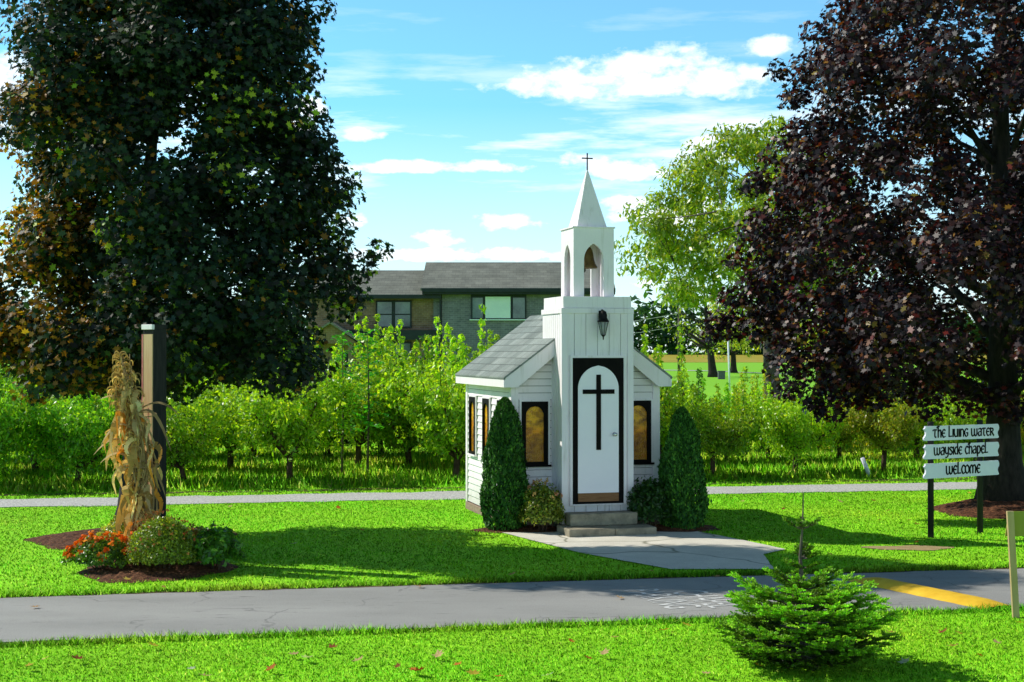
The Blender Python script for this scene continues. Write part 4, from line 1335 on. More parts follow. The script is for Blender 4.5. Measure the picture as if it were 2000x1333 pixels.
def round_shrub(name, label, x, y, rx, ry, h, pal, n, leaf, seed, flower=None, cat='shrub', mat='leaf', z0=.06, lump=.08):
    g = np.random.default_rng(seed)
    root = empty(name, (x, y, 0)); tag(root, label, cat)
    mb = MB()
    for i in range(12):
        a = g.uniform(0, 6.28); u = g.uniform(.2, .7)
        limb(mb, (math.cos(a) * .04, math.sin(a) * .04, .0), (math.cos(a) * rx * u, math.sin(a) * ry * u, h * g.uniform(.5, .8)), .010, .004, .05, 4, g, 5)
    mb.build('stems', M['obark'], root)
    d = unit(g.normal(size=(n, 3))); d[:, 2] = np.abs(d[:, 2]) * 1.15 - .25
    th = np.arctan2(d[:, 1], d[:, 0])
    b = 1 + lump * np.sin(4 * th + d[:, 2] * 5 + seed) + lump * np.sin(7 * th - d[:, 2] * 8) + g.normal(size=n) * .035
    rad = g.uniform(.35, 1, n) ** .3 * b
    P = np.stack([d[:, 0] * rx * rad, d[:, 1] * ry * rad, z0 + h * .30 + d[:, 2] * h * .66 * rad], 1)
    P[:, 2] = np.maximum(P[:, 2], .03)
    N = d * .8 + g.normal(size=(n, 3)) * .5 + np.array([0, 0, .3])
    cols = mixcol(g, n, *pal)
    V = leaf_verts(P, N, leaf * g.uniform(.6, 1.3, n), OVAL, g, .2)
    link('foliage', np_mesh('foliage', V, 6, cols), M[mat], root)
    if flower:
        cnt, size, fp, zmin = flower
        d = unit(g.normal(size=(cnt * 4, 3))); d[:, 2] = np.abs(d[:, 2]); d = d[d[:, 2] > zmin][:cnt]
        k = len(d)
        C0 = np.stack([d[:, 0] * rx * 1.03, d[:, 1] * ry * 1.03, z0 + h * .30 + d[:, 2] * h * .70], 1) + g.normal(size=(k, 3)) * .02
        PP = np.repeat(C0, 9, 0) + g.normal(size=(k * 9, 3)) * size * .28
        NN = np.repeat(d, 9, 0) + g.normal(size=(k * 9, 3)) * .6
        fc = np.repeat(mixcol(g, k, *fp), 9, 0) * (1 + g.normal(size=(k * 9, 1)) * .12)
        V = leaf_verts(PP, NN, size * g.uniform(.6, 1.1, k * 9), OVAL * np.array([1.5, 1]), g, .15)
        link('blossoms', np_mesh('blossoms', V, 6, np.clip(fc, 0, 1)), M['petal'], root)['kind'] = 'stuff'
    return root


DKG = ([(.03, .10, .012), (.045, .13, .014), (.02, .07, .010)], [3, 2, 3])
round_shrub('spirea_shrub', 'low shrub with yellow tipped leaves left of the tower', .46, 21.62, .34, .30, .74, ([(.20, .30, .03), (.36, .40, .05), (.12, .20, .02), (.50, .44, .09)], [4, 3, 3, 1]), 3600, .055, 3, (26, .045, ([(.55, .38, .12), (.6, .3, .15)], [2, 1]), .45))
round_shrub('dark_shrub', 'low dark leafy shrub right of the tower', 2.10, 21.92, .38, .32, .80, DKG, 4200, .06, 4)
round_shrub('clipped_shrub', 'large round clipped shrub with reddish buds in the flower bed', -4.29, 17.65, .44, .42, .70, ([(.22, .32, .03), (.32, .40, .035), (.14, .22, .02)], [3, 3, 2]), 9500, .040, 5, (150, .026, ([(.30, .10, .03), (.40, .17, .05), (.24, .16, .03)], [2, 2, 2]), .05), lump=.03)
round_shrub('variegated_shrub', 'yellow green shrub behind the orange flowers', -5.04, 18.75, .36, .34, .58, ([(.40, .44, .06), (.52, .50, .10), (.22, .30, .03)], [3, 3, 2]), 4200, .05, 6)
round_shrub('marigold_plant', 'orange marigolds in bloom at the left end of the flower bed', -5.05, 17.75, .44, .32, .40, ([(.12, .24, .03), (.18, .32, .03), (.08, .16, .02)], [3, 2, 2]), 3400, .05, 7, (75, .060, ([(.85, .20, .012), (.75, .13, .01), (.9, .30, .02)], [3, 2, 1]), .12), cat='flowers', lump=.14)
round_shrub('leafy_plant', 'loose green leafy plant right of the round clipped shrub', -3.68, 17.85, .30, .34, .52, ([(.08, .24, .02), (.13, .30, .025), (.05, .14, .015)], [3, 2, 2]), 1800, .075, 8, lump=.16)
round_shrub('marigold_plant', 'small tuft of orange flowers below the corn stalks', -4.72, 18.25, .17, .16, .46, ([(.06, .13, .02), (.10, .18, .02)], [3, 2]), 700, .05, 12, (24, .055, ([(.85, .20, .012), (.75, .13, .01)], [3, 2]), .1), cat='flowers', lump=.14)
round_shrub('leafy_plant', 'low yellow green plant behind the round clipped shrub', -4.15, 18.75, .30, .28, .42, ([(.22, .25, .04), (.12, .18, .02)], [3, 2]), 1800, .05, 13, lump=.1)

sb = MB()
g = np.random.default_rng(4)
prof = [(.03, 0), (.085, .02), (.095, .09), (.075, .16), (.05, .22), (.02, .25)]
sb.lathe(prof, (0, 0, 0), 10)
s_o = sb.build('garden_stone', M['stone'], None); s_o.location = (W(312, 1020, 18.2).x, 18.2, .40 - .02); s_o.location.z = .08; s_o.scale = (.85, .7, 2.1)
tag(s_o, 'upright pale grey stone at the foot of the corn stalks', 'stone')

# ------------------------------------------------------------------ tall post with corn stalks
PX, PY = -4.64, 18.6
post = empty('sign_post', (PX, PY, 0), 0); tag(post, 'tall square dark post with a cream striped side behind the corn stalks', 'post')
post.rotation_euler = (0, 0, R(36.6) + math.atan2(-PX, PY) * 1.0)
pw = .109
pm = MB(); pm.box(-pw + .012, pw, -pw, pw, -.1, 3.02); pm.build('post_core', M['postdark'], post)
pm = MB(); pm.box(-pw - .004, -pw + .010, -pw + .004, pw - .028, .3, 2.95); pm.build('side_panel', M['postcream'], post)
pm = MB(); pm.box(-pw - .008, -pw + .010, pw - .026, pw + .002, .3, 2.95); pm.box(-pw - .007, -pw - .0042, -.035, -.020, .3, 2.0); pm.build('red_stripe', M['pink'], post)
pm = MB(); pm.box(-pw - .014, -pw + .030, -pw - .003, pw + .004, 3.01, 3.075, .004); pm.build('post_cap', M['white'], post)
pm = MB(); pm.box(-pw + .032, pw + .003, -pw - .003, pw + .003, 3.021, 3.075, .004); pm.build('post_top', M['postdark'], post)

corn = empty('corn_stalks', (-4.78, 18.33, 0)); tag(corn, 'bundle of dry orange and tan corn stalks tied to the post', 'corn stalks')
g = np.random.default_rng(15)
leafV = []; leafC = []; tasV = []; tasC = []


def strip(pts, w, nrm, cols_, store, cstore, c):
    pts = np.array(pts); n = len(pts)
    for i in range(n - 1):
        t = pts[i + 1] - pts[i]
        s = np.cross(t, nrm); s /= max(np.linalg.norm(s), 1e-6)
        u0, u1 = i / (n - 1), (i + 1) / (n - 1)
        w0 = w * (math.sin(math.pi * min(.97, .12 + .88 * u0))) ** .7; w1 = w * (math.sin(math.pi * min(.97, .12 + .88 * u1))) ** .7 if i < n - 2 else .002
        store += [pts[i] - s * w0, pts[i] + s * w0, pts[i + 1] + s * w1, pts[i + 1] - s * w1]
        cstore.append(c * (1 + g.normal() * .08))


for i in range(20):
    bx, by = g.uniform(-.22, .34), g.uniform(-.15, .12)
    tx, ty = g.uniform(-.30, .02), g.uniform(-.12, .05)
    mx_, my_ = g.uniform(-.12, .26), g.uniform(-.12, .02)
    hh = g.uniform(2.25, 2.78) - (.5 if tx > -.05 else 0)
    pts = [np.array([bx, by, .05]), np.array([bx * .6 + mx_ * .4, by * .6 + my_ * .4, hh * .3]), np.array([mx_, my_, hh * .58]), np.array([tx * .6 + mx_ * .4, ty, hh * .82]), np.array([tx, ty, hh])]
    sm = MB(); sm.tube(pts, [.016, .014, .012, .009, .004], 7); sm.build('stalk', M['stalk'], corn)
    def at(t):
        q = t * 4; k = min(int(q), 3); f = q - k
        return pts[k] * (1 - f) + pts[k + 1] * f
    # drooping dry leaves
    for j in range(g.integers(8, 12)):
        t = g.choice([g.uniform(.10, .86), g.uniform(.08, .26)], p=[.78, .22]); p = at(t)
        a = g.choice([math.pi + g.normal() * .8, g.uniform(0, 6.28)], p=[.55, .45])
        L = g.uniform(.22, .55); rise = g.uniform(.0, .16); reach = g.uniform(.05, .17); w = g.uniform(.016, .048)
        if t > .42 and t < .70 and math.cos(a) < 0: reach = g.uniform(.16, .36); L *= .6; rise += .05
        d = np.array([math.cos(a), math.sin(a) * .8, 0]); tw = g.uniform(-.6, .6)
        P = []
        for m_ in range(8):
            u = m_ / 7
            q = p + d * reach * math.sin(u * 1.9) + np.array([0, 0, rise * math.sin(u * 3.1) - L * u ** 1.7]) + np.array([math.cos(u * 7 + tw * 19), math.sin(u * 8 + tw * 17), .5 * math.sin(u * 9 + tw * 11)]) * .045 * u
            q[2] = max(q[2], .04)
            P.append(q)
        c = mixcol(g, 1, [(.68, .46, .14), (.82, .62, .26), (.78, .34, .05), (.50, .34, .10), (.88, .70, .34)], [3, 4, 2, 2, 3])[0]
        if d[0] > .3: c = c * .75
        nrm = np.array([d[1] + tw, -d[0] + tw * .5, .3]) + g.normal(size=3) * .8
        strip(P, w, nrm, None, leafV, leafC, c)
    # tassel
    for j in range(13):
        a = g.uniform(0, 6.28); L = g.uniform(.16, .34); p = pts[4] - np.array([0, 0, g.uniform(0, .35)])
        P = []
        for m_ in range(6):
            u = m_ / 5
            P.append(p + np.array([math.cos(a), math.sin(a), 0]) * L * .42 * math.sin(u * 1.8) + np.array([0, 0, L * (.55 * u - .75 * u * u)]))
        tb = MB()
        c = mixcol(g, 1, [(.46, .36, .14), (.56, .44, .18), (.36, .27, .10)], [3, 2, 2])[0]
        strip(P, .010, np.array([math.sin(a), -math.cos(a), .3]), None, tasV, tasC, c)
        strip(P, .010, np.array([math.cos(a) * .5, math.sin(a) * .5, 1]), None, tasV, tasC, c)
# long stray leaves
for (dx, dz, z0, yy) in ((-.42, .05, 2.05, -.1), (-.48, -.15, 1.55, -.1), (.50, -.10, 2.0, -.05), (.42, -.5, 1.95, -.12), (-.40, -.05, 1.35, -.1), (.36, -.45, 1.3, -.1), (.30, -.55, .55, -.1), (-.38, -.22, 1.75, -.15)):
    P = [np.array([dx * .1 + dx * u, yy - .04 * u, z0 + .10 * math.sin(u * 3.0) + dz * u * u]) for u in np.linspace(0, 1, 9)]
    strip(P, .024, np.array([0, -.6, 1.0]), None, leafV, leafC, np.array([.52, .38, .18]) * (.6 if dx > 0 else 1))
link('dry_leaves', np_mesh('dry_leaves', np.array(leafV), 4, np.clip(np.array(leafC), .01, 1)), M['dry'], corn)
link('tassels', np_mesh('tassels', np.array(tasV), 4, np.clip(np.array(tasC), .01, 1)), M['dry'], corn)
for z_, rr in ((1.92, .21), (1.28, .25)):
    tw_ = MB(); tw_.tube([(math.cos(t) * rr * 1.0 + .02, math.sin(t) * rr * .55 + .02, z_ + .03 * math.sin(t)) for t in np.linspace(0, 6.283, 25)], .008, 6)
    tw_.build('twine', M['stalk'], corn)

# ------------------------------------------------------------------ lettered sign
SA_ = W(1817, 1050, 21.04); SB_ = (7.02, 21.52)
ang = math.atan2(SB_[1] - 21.04, SB_[0] - 6.14)
sign = empty('welcome_sign', (6.14, 21.04, 0), ang); tag(sign, 'white three board chapel welcome sign on two dark posts', 'sign')
span = math.hypot(SB_[0] - 6.14, SB_[1] - 21.04)
for x in (0, span):
    pm = MB(); pm.lathe([(.044, -.15), (.044, 1.66), (.047, 1.663), (.047, 1.69), (.035, 1.70)], (x, 0, 0), 16); pm.build('post', M['postdark'], sign)


def catmull(p, n=6):
    if len(p) < 3: return p
    q = [p[0]] + list(p) + [p[-1]]; out = []
    for i in range(1, len(q) - 2):
        p0, p1, p2, p3 = (np.array(q[i + k - 1]) for k in range(4))
        for j in range(n):
            t = j / n
            out.append(tuple(.5 * (2 * p1 + (p2 - p0) * t + (2 * p0 - 5 * p1 + 4 * p2 - p3) * t * t + (3 * p1 - p0 - 3 * p2 + p3) * t ** 3)))
    out.append(tuple(q[-2]))
    return out


GL = {  # uncial strokes: (advance, strokes); x-height .70
    'T': (.52, [[(-.02, .62), (.08, .70), (.46, .70)], [(.24, .70), (.22, .12), (.36, .0)]]),
    'h': (.54, [[(-.06, .88), (.06, 1.02), (.24, 1.0)], [(.10, 1.0), (.10, 0)], [(.10, .48), (.28, .68), (.43, .52), (.43, 0)]]),
    'e': (.48, [[(.42, .62), (.22, .70), (.04, .36), (.20, 0), (.44, .06)], [(.06, .37), (.36, .37)]]),
    'L': (.48, [[(.10, 1.0), (.08, .04)], [(.08, .03), (.42, .05)]]),
    'i': (.20, [[(.09, .70), (.09, 0)]]),
    'v': (.56, [[(.05, .70), (.06, .22), (.22, 0), (.42, .10)], [(.44, .70), (.44, 0)]]),
    'n': (.54, [[(.08, .70), (.08, 0)], [(.08, .50), (.26, .69), (.43, .52), (.43, 0)]]),
    'g': (.54, [[(.44, .64), (.22, .70), (.04, .36), (.20, .0), (.40, .08), (.42, .32)], [(.42, .32), (.26, .33)]]),
    'w': (.82, [[(.02, .70), (.05, .14), (.20, 0), (.36, .14), (.38, .66)], [(.38, .16), (.54, 0), (.70, .20), (.70, .66)]]),
    'a': (.54, [[(.08, .62), (.28, .70), (.42, .54), (.42, .02)], [(.42, .40), (.16, .36), (.05, .18), (.18, 0), (.42, .12)]]),
    'r': (.52, [[(.08, .72), (.08, 0)], [(.08, .68), (.36, .64), (.36, .42), (.10, .36)], [(.20, .36), (.48, -.02)]]),
    'y': (.54, [[(.05, .70), (.08, .24), (.24, .10), (.42, .22)], [(.44, .70), (.42, .10), (.30, -.22), (.08, -.26)]]),
    's': (.46, [[(.40, .62), (.22, .70), (.08, .54), (.36, .24), (.24, .0), (.04, .07)]]),
    'd': (.54, [[(.42, 1.0), (.42, 0)], [(.42, .60), (.20, .68), (.05, .34), (.18, .02), (.42, .12)]]),
    'c': (.46, [[(.42, .60), (.22, .70), (.04, .35), (.20, 0), (.42, .08)]]),
    'p': (.54, [[(.08, .70), (.08, -.28)], [(.08, .58), (.28, .70), (.46, .36), (.28, .0), (.08, .10)]]),
    'o': (.54, [[(.25, .70), (.05, .52), (.05, .18), (.25, 0), (.45, .18), (.45, .52), (.25, .70)]]),
    'm': (.84, [[(.08, .0), (.04, .36), (.20, .68), (.38, .50), (.38, 0)], [(.38, .50), (.56, .69), (.72, .48), (.70, 0)]]),
    ' ': (.34, [])}
GL['t'] = GL['T']; GL['l'] = GL['L']


def lettering(text, width, height, parent, cx, cz, y):
    tot = sum(GL[c][0] for c in text); sx = width / tot; sy = height
    mb = MB(); x = 0; k = 0
    for ch in text:
        adv, strokes = GL[ch]
        for stv in strokes:
            p = [((x + a) * sx, b * sy) for a, b in catmull(stv)]
            n = len(p); vs = []
            for i in range(n):
                t = np.array(p[min(i + 1, n - 1)]) - np.array(p[max(i - 1, 0)]); t /= max(np.linalg.norm(t), 1e-6)
                w = height * (.052 + .040 * abs(t[1] * .94 - t[0] * .34))
                nn = np.array([-t[1], t[0]]) * w
                ext = t * w * .5 * (1 if i == n - 1 else (-1 if i == 0 else 0))
                for s in (1, -1):
                    vs.append((cx - width / 2 + p[i][0] + s * nn[0] + ext[0], y - .0004 * (k % 7), cz + p[i][1] + s * nn[1] + ext[1]))
            mb.add(vs, [(2 * i, 2 * i + 1, 2 * i + 3, 2 * i + 2) for i in range(n - 1)])
            k += 1
        x += adv
    return mb.build('lettering', M['black'], parent)


BL0, BL1 = -.205, span + .33


def board(z0, z1, text, tw, th, dx, dz):
    h = z1 - z0; zc = (z0 + z1) / 2
    pts = []
    # scrolled ends like a ribbon
    prof = [(0, 0), (-.012, .08), (-.014, .18), (.004, .28), (.022, .38), (.026, .5), (.022, .62), (.004, .72), (-.010, .80), (.016, .90), (.018, 1.0)]
    left = [(BL0 + .015 + a, z0 + h * b) for a, b in prof]
    right = [(BL1 - .012 - a * 1.0, z0 + h * b) for a, b in ((.02, 0), (.0, .06), (.012, .18), (.026, .34), (.02, .48), (.0, .60), (-.006, .75), (.004, .9), (.02, 1))]
    mb = MB(); mb.prism(left[::-1] + right, 'y', -.075, -.047)
    b = mb.build('board', M['signwhite'], sign)
    lettering(text, tw, th, b, (BL0 + BL1) / 2 + dx, zc + dz, -.0765)
    bo = MB()
    for x in (0, span):
        for zz in (z0 + .03, z1 - .03):
            bo.lathe([(.008, 0), (.006, .004)], (x, 0, zz), 8)
    return b


board(1.425, 1.638, 'The Living Water'.replace('W', 'w'), 1.24, .155, .03, -.060)
board(1.155, 1.368, 'wayside chapel', 1.10, .155, -.02, -.050)
board(.872, 1.090, 'weLcome', .70, .170, .02, -.058)

# ------------------------------------------------------------------ yard sign at the right edge
ys_ = empty('yard_sign', (5.165, 14.70, 0)); tag(ys_, 'wooden stake with an olive green board beside the lane', 'sign')
pm = MB(); pm.add([(-.064 + a, b, z) if z > .5 else (a, b, z) for z in (-.1, 1.09) for a, b in ((-.033, -.02), (.033, -.02), (.033, .02), (-.033, .02))],
                 [(3, 2, 1, 0), (4, 5, 6, 7), (0, 1, 5, 4), (1, 2, 6, 5), (2, 3, 7, 6), (3, 0, 4, 7)])
pm.build('stake', M['lumber'], ys_)
pm = MB(); pm.prism([(-.105, .83), (.60, .83), (.60, 1.085), (-.060, 1.085)], 'y', .024, .042); pm.build('board', M['olive'], ys_)

# ------------------------------------------------------------------ speed bump and painted words
a0 = np.array(gp(1682, 1134)); a1 = np.array(gp(1950, 1189))
ax = a1 - a0; L = np.linalg.norm(ax); ax /= L; nx = np.array([-ax[1], ax[0]])
mb = MB(); vs = []; rgs = 24; sec = [(-.22, .0), (-.19, .018), (-.12, .048), (-.04, .062), (.04, .062), (.12, .048), (.19, .018), (.22, .0)]
for i in range(rgs + 1):
    t = i / rgs; e = min(1, .35 + 6 * min(t, 1 - t))
    for (w, hgt) in sec:
        w2 = w * (1 + .03 * math.sin(i * 1.7 + w * 9))
        p = a0 + ax * L * t + nx * w2
        vs.append((p[0], p[1], .011 + hgt * e))
k = len(sec)
mb.add(vs, [(i * k + j, i * k + j + 1, (i + 1) * k + j + 1, (i + 1) * k + j) for i in range(rgs) for j in range(k - 1)], True)
tag(mb.build('speed_bump', M['yellow']), 'yellow painted speed bump across the asphalt lane', 'speed bump')


def road_text(txt, ox, oy, size, ysc, rot, name='road_marking'):
    cu = bpy.data.curves.new(name, 'FONT'); cu.body = txt; cu.size = size; cu.align_x = 'CENTER'
    o = bpy.data.objects.new(name, cu); col.objects.link(o)
    dg = bpy.context.evaluated_depsgraph_get(); me = bpy.data.meshes.new_from_object(o.evaluated_get(dg))
    col.objects.unlink(o); bpy.data.objects.remove(o)
    for v_ in me.vertices: v_.co.y *= ysc
    ob = link(name, me, M['roadpaint']); ob.location = (ox, oy, .0145); ob.rotation_euler = (0, 0, rot)
    return ob


# the lines read towards the right, across the lane
tx0 = gp(1262, 1172); tx1 = gp(1332, 1172)
o1 = road_text('PARKING', tx0[0] - .02, tx0[1] - .03, .30, 2.0, R(-72)); tag(o1, 'worn white PARKING lettering painted on the asphalt lane', 'road marking', kind='structure')
o2 = road_text('CHAPEL', tx1[0] + .08, tx1[1] - .05, .30, 2.0, R(-72)); tag(o2, 'worn white upper line of lettering painted on the lane', 'road marking', kind='structure')

# ------------------------------------------------------------------ fir sapling
g = np.random.default_rng(66)
FX, FY = 2.52, 12.45
fir = empty('fir_sapling', (FX, FY, 0)); tag(fir, 'young bushy fir with a tall bare leader on the near lawn', 'fir tree')
tw = MB(); tw.tube([(0, 0, -.03), (.01, 0, .5), (-.02, 0, .95), (.0, 0, 1.2), (.01, 0, 1.50)], [.035, .026, .014, .009, .003], 8)
nP = []; nA = []; nN = []; nS = []; nC = []


def twig(p0, d, L, dens, nl, lightness):
    """a needled shoot"""
    p0 = np.array(p0); d = np.array(d) / np.linalg.norm(d)
    side = np.cross(d, [0, 0, 1.0]); side /= max(np.linalg.norm(side), 1e-6); upv = np.cross(side, d)
    k = max(4, int(dens * L))
    t = g.uniform(0, 1, k); th = g.uniform(-.5, math.pi + .5, k)
    rad = np.cos(th)[:, None] * side + np.sin(th)[:, None] * upv * .75
    tip = (t > .88)
    ax_ = rad * (1 - .4 * tip[:, None]) + d * (.55 + .9 * tip[:, None]); ax_ = unit(ax_)
    c = p0 + d * L * t[:, None] + np.array([0, 0, -.04 * L]) * (t ** 2)[:, None]
    nP.append(c + ax_ * nl * .5); nA.append(ax_); nN.append(unit(np.cross(ax_, g.normal(size=(k, 3))))); nS.append(nl * g.uniform(.8, 1.2, k))
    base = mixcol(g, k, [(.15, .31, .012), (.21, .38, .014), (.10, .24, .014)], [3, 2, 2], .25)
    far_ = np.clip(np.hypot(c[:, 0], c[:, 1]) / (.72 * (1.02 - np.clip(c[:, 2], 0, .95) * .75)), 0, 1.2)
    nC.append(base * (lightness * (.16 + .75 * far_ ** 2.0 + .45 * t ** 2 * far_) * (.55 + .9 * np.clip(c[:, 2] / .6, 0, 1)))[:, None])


def fir_branch(z0, a, Lb, rise, n_side, lightness=1.0):
    d = np.array([math.cos(a), math.sin(a), rise]); d /= np.linalg.norm(d)
    p0 = np.array([0, 0, z0]); pts = []
    for i in range(7):
        u = i / 6
        pts.append(p0 + d * Lb * u + np.array([0, 0, -.08 * Lb * math.sin(u * 3.0) + .10 * Lb * u * u]))
    tw.tube(pts, [.010, .009, .008, .006, .005, .004, .003], 5)
    pts = np.array(pts)
    for i in range(3, 7):
        twig(pts[i - 1], pts[i] - pts[i - 1], np.linalg.norm(pts[i] - pts[i - 1]) * (1.25 if i == 6 else 1), 560, .026, lightness)
    for j in range(n_side):
        u = .28 + .68 * (j + .5) / n_side; q = u * 6; k = min(int(q), 5); f = q - k
        p = pts[k] * (1 - f) + pts[k + 1] * f
        for s in (-1, 1):
            aa = a + s * g.uniform(.65, 1.0)
            Ls = Lb * (.46 - .26 * u) * g.uniform(.8, 1.15)
            dd = np.array([math.cos(aa), math.sin(aa), rise * .6 + g.uniform(-.05, .22)])
            tw.tube([p, p + dd / np.linalg.norm(dd) * Ls], [.004, .002], 4)
            twig(p, dd, Ls, 620, .026, lightness * g.uniform(.85, 1.25))
            if Ls > .13:
                for s2 in (-1, 1):
                    a2 = aa + s2 * .8; d2 = np.array([math.cos(a2), math.sin(a2), g.uniform(0, .3)])
                    twig(p + dd / np.linalg.norm(dd) * Ls * .5, d2, Ls * .5, 620, .026, lightness * g.uniform(.9, 1.3))


for (z0, nb, Lb, rise) in ((.07, 9, .60, .04), (.17, 10, .72, .12), (.29, 10, .77, .18), (.41, 11, .70, .22), (.53, 10, .58, .30), (.64, 7, .36, .42)):
    ph = g.uniform(0, 6.28)
    for i in range(nb):
        fir_branch(z0 + g.uniform(-.035, .035), ph + 2 * math.pi * (i + g.uniform(-.25, .25)) / nb, Lb * g.uniform(.78, 1.08), rise + g.uniform(-.06, .08), 5 if Lb > .5 else 4, 1.0)
for (z0, nb, Lb, rise) in ((.85, 6, .21, .30), (.93, 5, .20, .35), (1.0, 3, .12, .3)):
    for i in range(nb): fir_branch(z0, g.uniform(0, 6.28), Lb * g.uniform(.7, 1.1), rise, 3, 1.1)
twig((0, 0, .95), (.0, .0, 1), .56, 150, .018, 1.6)
for a in (.2, 2.9, 4.4, 1.4): fir_branch(1.19, a, .17, .42, 2, 1.15)
tw.build('trunk', M['gbark'], fir)
P = np.concatenate(nP); A_ = np.concatenate(nA); N_ = np.concatenate(nN); S_ = np.concatenate(nS); C_ = np.concatenate(nC)
T_ = np.cross(A_, N_)
tpl = np.array([(-.055, -.5), (.055, -.5), (.045, .35), (0, .5), (-.045, .35)])
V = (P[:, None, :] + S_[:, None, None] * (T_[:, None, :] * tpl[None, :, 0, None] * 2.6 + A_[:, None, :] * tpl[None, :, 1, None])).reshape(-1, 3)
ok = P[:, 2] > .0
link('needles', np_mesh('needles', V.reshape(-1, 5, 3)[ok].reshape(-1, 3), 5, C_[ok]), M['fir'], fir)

# ------------------------------------------------------------------ house beyond the orchard
HD = 62.0; K = HD / F


def hx(px): return (px - 1000) * K
def hz(py): return H + (HOR - py) * K


house = empty('house', (hx(860), HD, 0)); tag(house, 'two storey brick house with brown shingle roofs behind the orchard', 'house')
OX = hx(860)


def hbox(name, mat, px0, px1, y0, y1, py0, py1, parent=house):
    mb = MB(); mb.box(hx(px0) - OX, hx(px1) - OX, y0, y1, hz(py1), hz(py0)); return mb.build(name, M[mat], parent)


def hroof(px0, px1, y_eave, z_eave, y_ridge, z_ridge, name='roof'):
    mb = MB(); x0, x1 = hx(px0) - OX, hx(px1) - OX; t = .12
    yb = 2 * y_ridge - y_eave
    mb.prism([(y_eave, z_eave), (y_ridge, z_ridge), (yb, z_eave), (yb, z_eave - t), (y_ridge, z_ridge - t), (y_eave, z_eave - t)], 'x', x0, x1)
    return mb.build(name, M['shingle_brown'], house)


ZB = -.1
mb = MB(); mb.box(hx(863) - OX, hx(1185) - OX, 0, 7.0, ZB, hz(573)); mb.build('main_wall', M['brick_grey'], house)
mb = MB(); mb.box(hx(600) - OX, hx(846) - OX, .35, 6.6, ZB, hz(583)); mb.build('wing_wall', M['brick_brown'], house)
mb = MB(); mb.box(hx(846) - OX, hx(863) - OX, .2, 6.6, ZB, hz(583)); mb.build('link_wall', M['brick_grey'], house)
zr = H + (HOR - 512) * (HD + 3.0) / F
hroof(823, 1200, -.55, hz(564), 3.2, zr)
zr2 = H + (HOR - 528) * (HD + 3.0) / F
hroof(585, 862, -.22, hz(576), 3.1, zr2)
hbox('gutter', 'htrim', 826, 1200, -.68, -.56, 565, 572)
hbox('gutter', 'htrim', 590, 862, -.34, -.23, 577, 584)
hbox('soffit', 'htrim', 826, 1200, -.555, -.003, 570, 576)
hbox('fascia_band', 'htrim', 640, 862, -.10, .345, 645, 664)


def hwindow(px0, px1, py0, py1, y, panes, sill=True, hpale=None):
    f = hbox('window', 'htrim', px0, px1, y - .08, y - .004, py0, py1)
    for i, (a, b, c, d, mt) in enumerate(panes):
        hbox('pane', mt, a, b, y - .10, y - .082, c, d, f)
    if sill:
        hbox('sill', 'hpale', px0 - 3, px1 + 3, y - .16, y - .006, py1 + .2, py1 + 2.2, f)
    return f


hwindow(920, 1028, 573, 624, 0, [(923, 943, 582, 622, 'hglass'), (948, 997, 580, 622, 'hpale'), (1002, 1025, 582, 622, 'hglass')])
hwindow(733, 803, 587, 641, .35, [(736, 764, 590, 613, 'hglass'), (736, 764, 615.5, 638, 'hglass'), (771, 800, 590, 613, 'hglass'), (771, 800, 615.5, 638, 'hglass')], sill=False)
hwindow(733, 803, 668, 705, .35, [(736, 764, 671, 702, 'hglass'), (771, 800, 671, 702, 'hglass')], sill=False)
# entrance porch gable on the left
mb = MB(); mb.prism([(hx(600) - OX, hz(672)), (hx(708) - OX, hz(672)), (hx(655) - OX, hz(634))], 'y', -1.6, .34)
mb.build('porch_gable', M['brick_brown'], house)
mb = MB()
for s in (-1, 1):
    e = hx(655) - OX + s * (hx(713) - hx(655)); r_ = hx(655) - OX
    mb.prism([(r_, hz(630)), (e, hz(667)), (e, hz(671)), (r_, hz(634))], 'y', -1.9, .6)
mb.build('porch_roof', M['shingle_brown'], house)
hbox('porch_post', 'brick_brown', 688, 696, -1.5, -1.3, 672, 806)
hbox('downpipe', 'htrim', 859, 862, -.08, .19, 585, 800)
hbox('door', 'htrim', 672, 686, .28, .345, 690, 806)

# ------------------------------------------------------------------ small things far off
x_, y_ = (1424 - 1000) / F * 90, 90
pm = MB(); pm.tube([(.04, 0, -.1), (-.06, 0, 3.1)], .055, 8); o = pm.build('white_pole', M['signwhite']); o.location = (x_, y_, gz(90)); tag(o, 'thin white pole standing in the green field', 'pole')
up = empty('utility_pole', ((1326 - 1000) / F * 140, 140, gz(140))); tag(up, 'distant grey utility pole in front of the far wood', 'utility pole')
MB().tube([(0, 0, -.2), (0, 0, 6.2)], [.14, .10], 8).build('pole', M['gbark'], up)
m_ = MB(); m_.box(-.7, .7, -.05, .05, 5.55, 5.68); m_.build('crossarm', M['gbark'], up)
for (dz, lab) in ((5.7, 'upper sagging power line beside the chapel tower'), (4.5, 'lower sagging power line beside the chapel tower')):
    wz = gz(140) + dz
    m_ = MB(); pts = []
    for i in range(25):
        t = i / 24; x = 16.3 - 22 * t
        pts.append((x, 140 - .12, wz + .0 - 4 * 1.6 * t * (1 - t) + 1.2 * t))
    m_.tube(pts, .022, 5)
    tag(m_.build('power_line', M['wire']), lab, 'power line', 'power lines beside the tower')
bx = far(1409, 741); m_ = MB(); m_.box(-.27, .27, -.2, .2, 0, .62, .02); m_.box(-.30, .30, -.23, .23, .622, .66, .01)
o = m_.build('utility_box', M['utility']); o.location = (bx[0], bx[1], gz(bx[1])); tag(o, 'small grey utility box beside the bare tree', 'utility box')
bx = far(1496, 790); cn = empty('bench', (bx[0], bx[1], gz(bx[1]))); tag(cn, 'small pale bench at the field edge behind the orchard', 'bench')
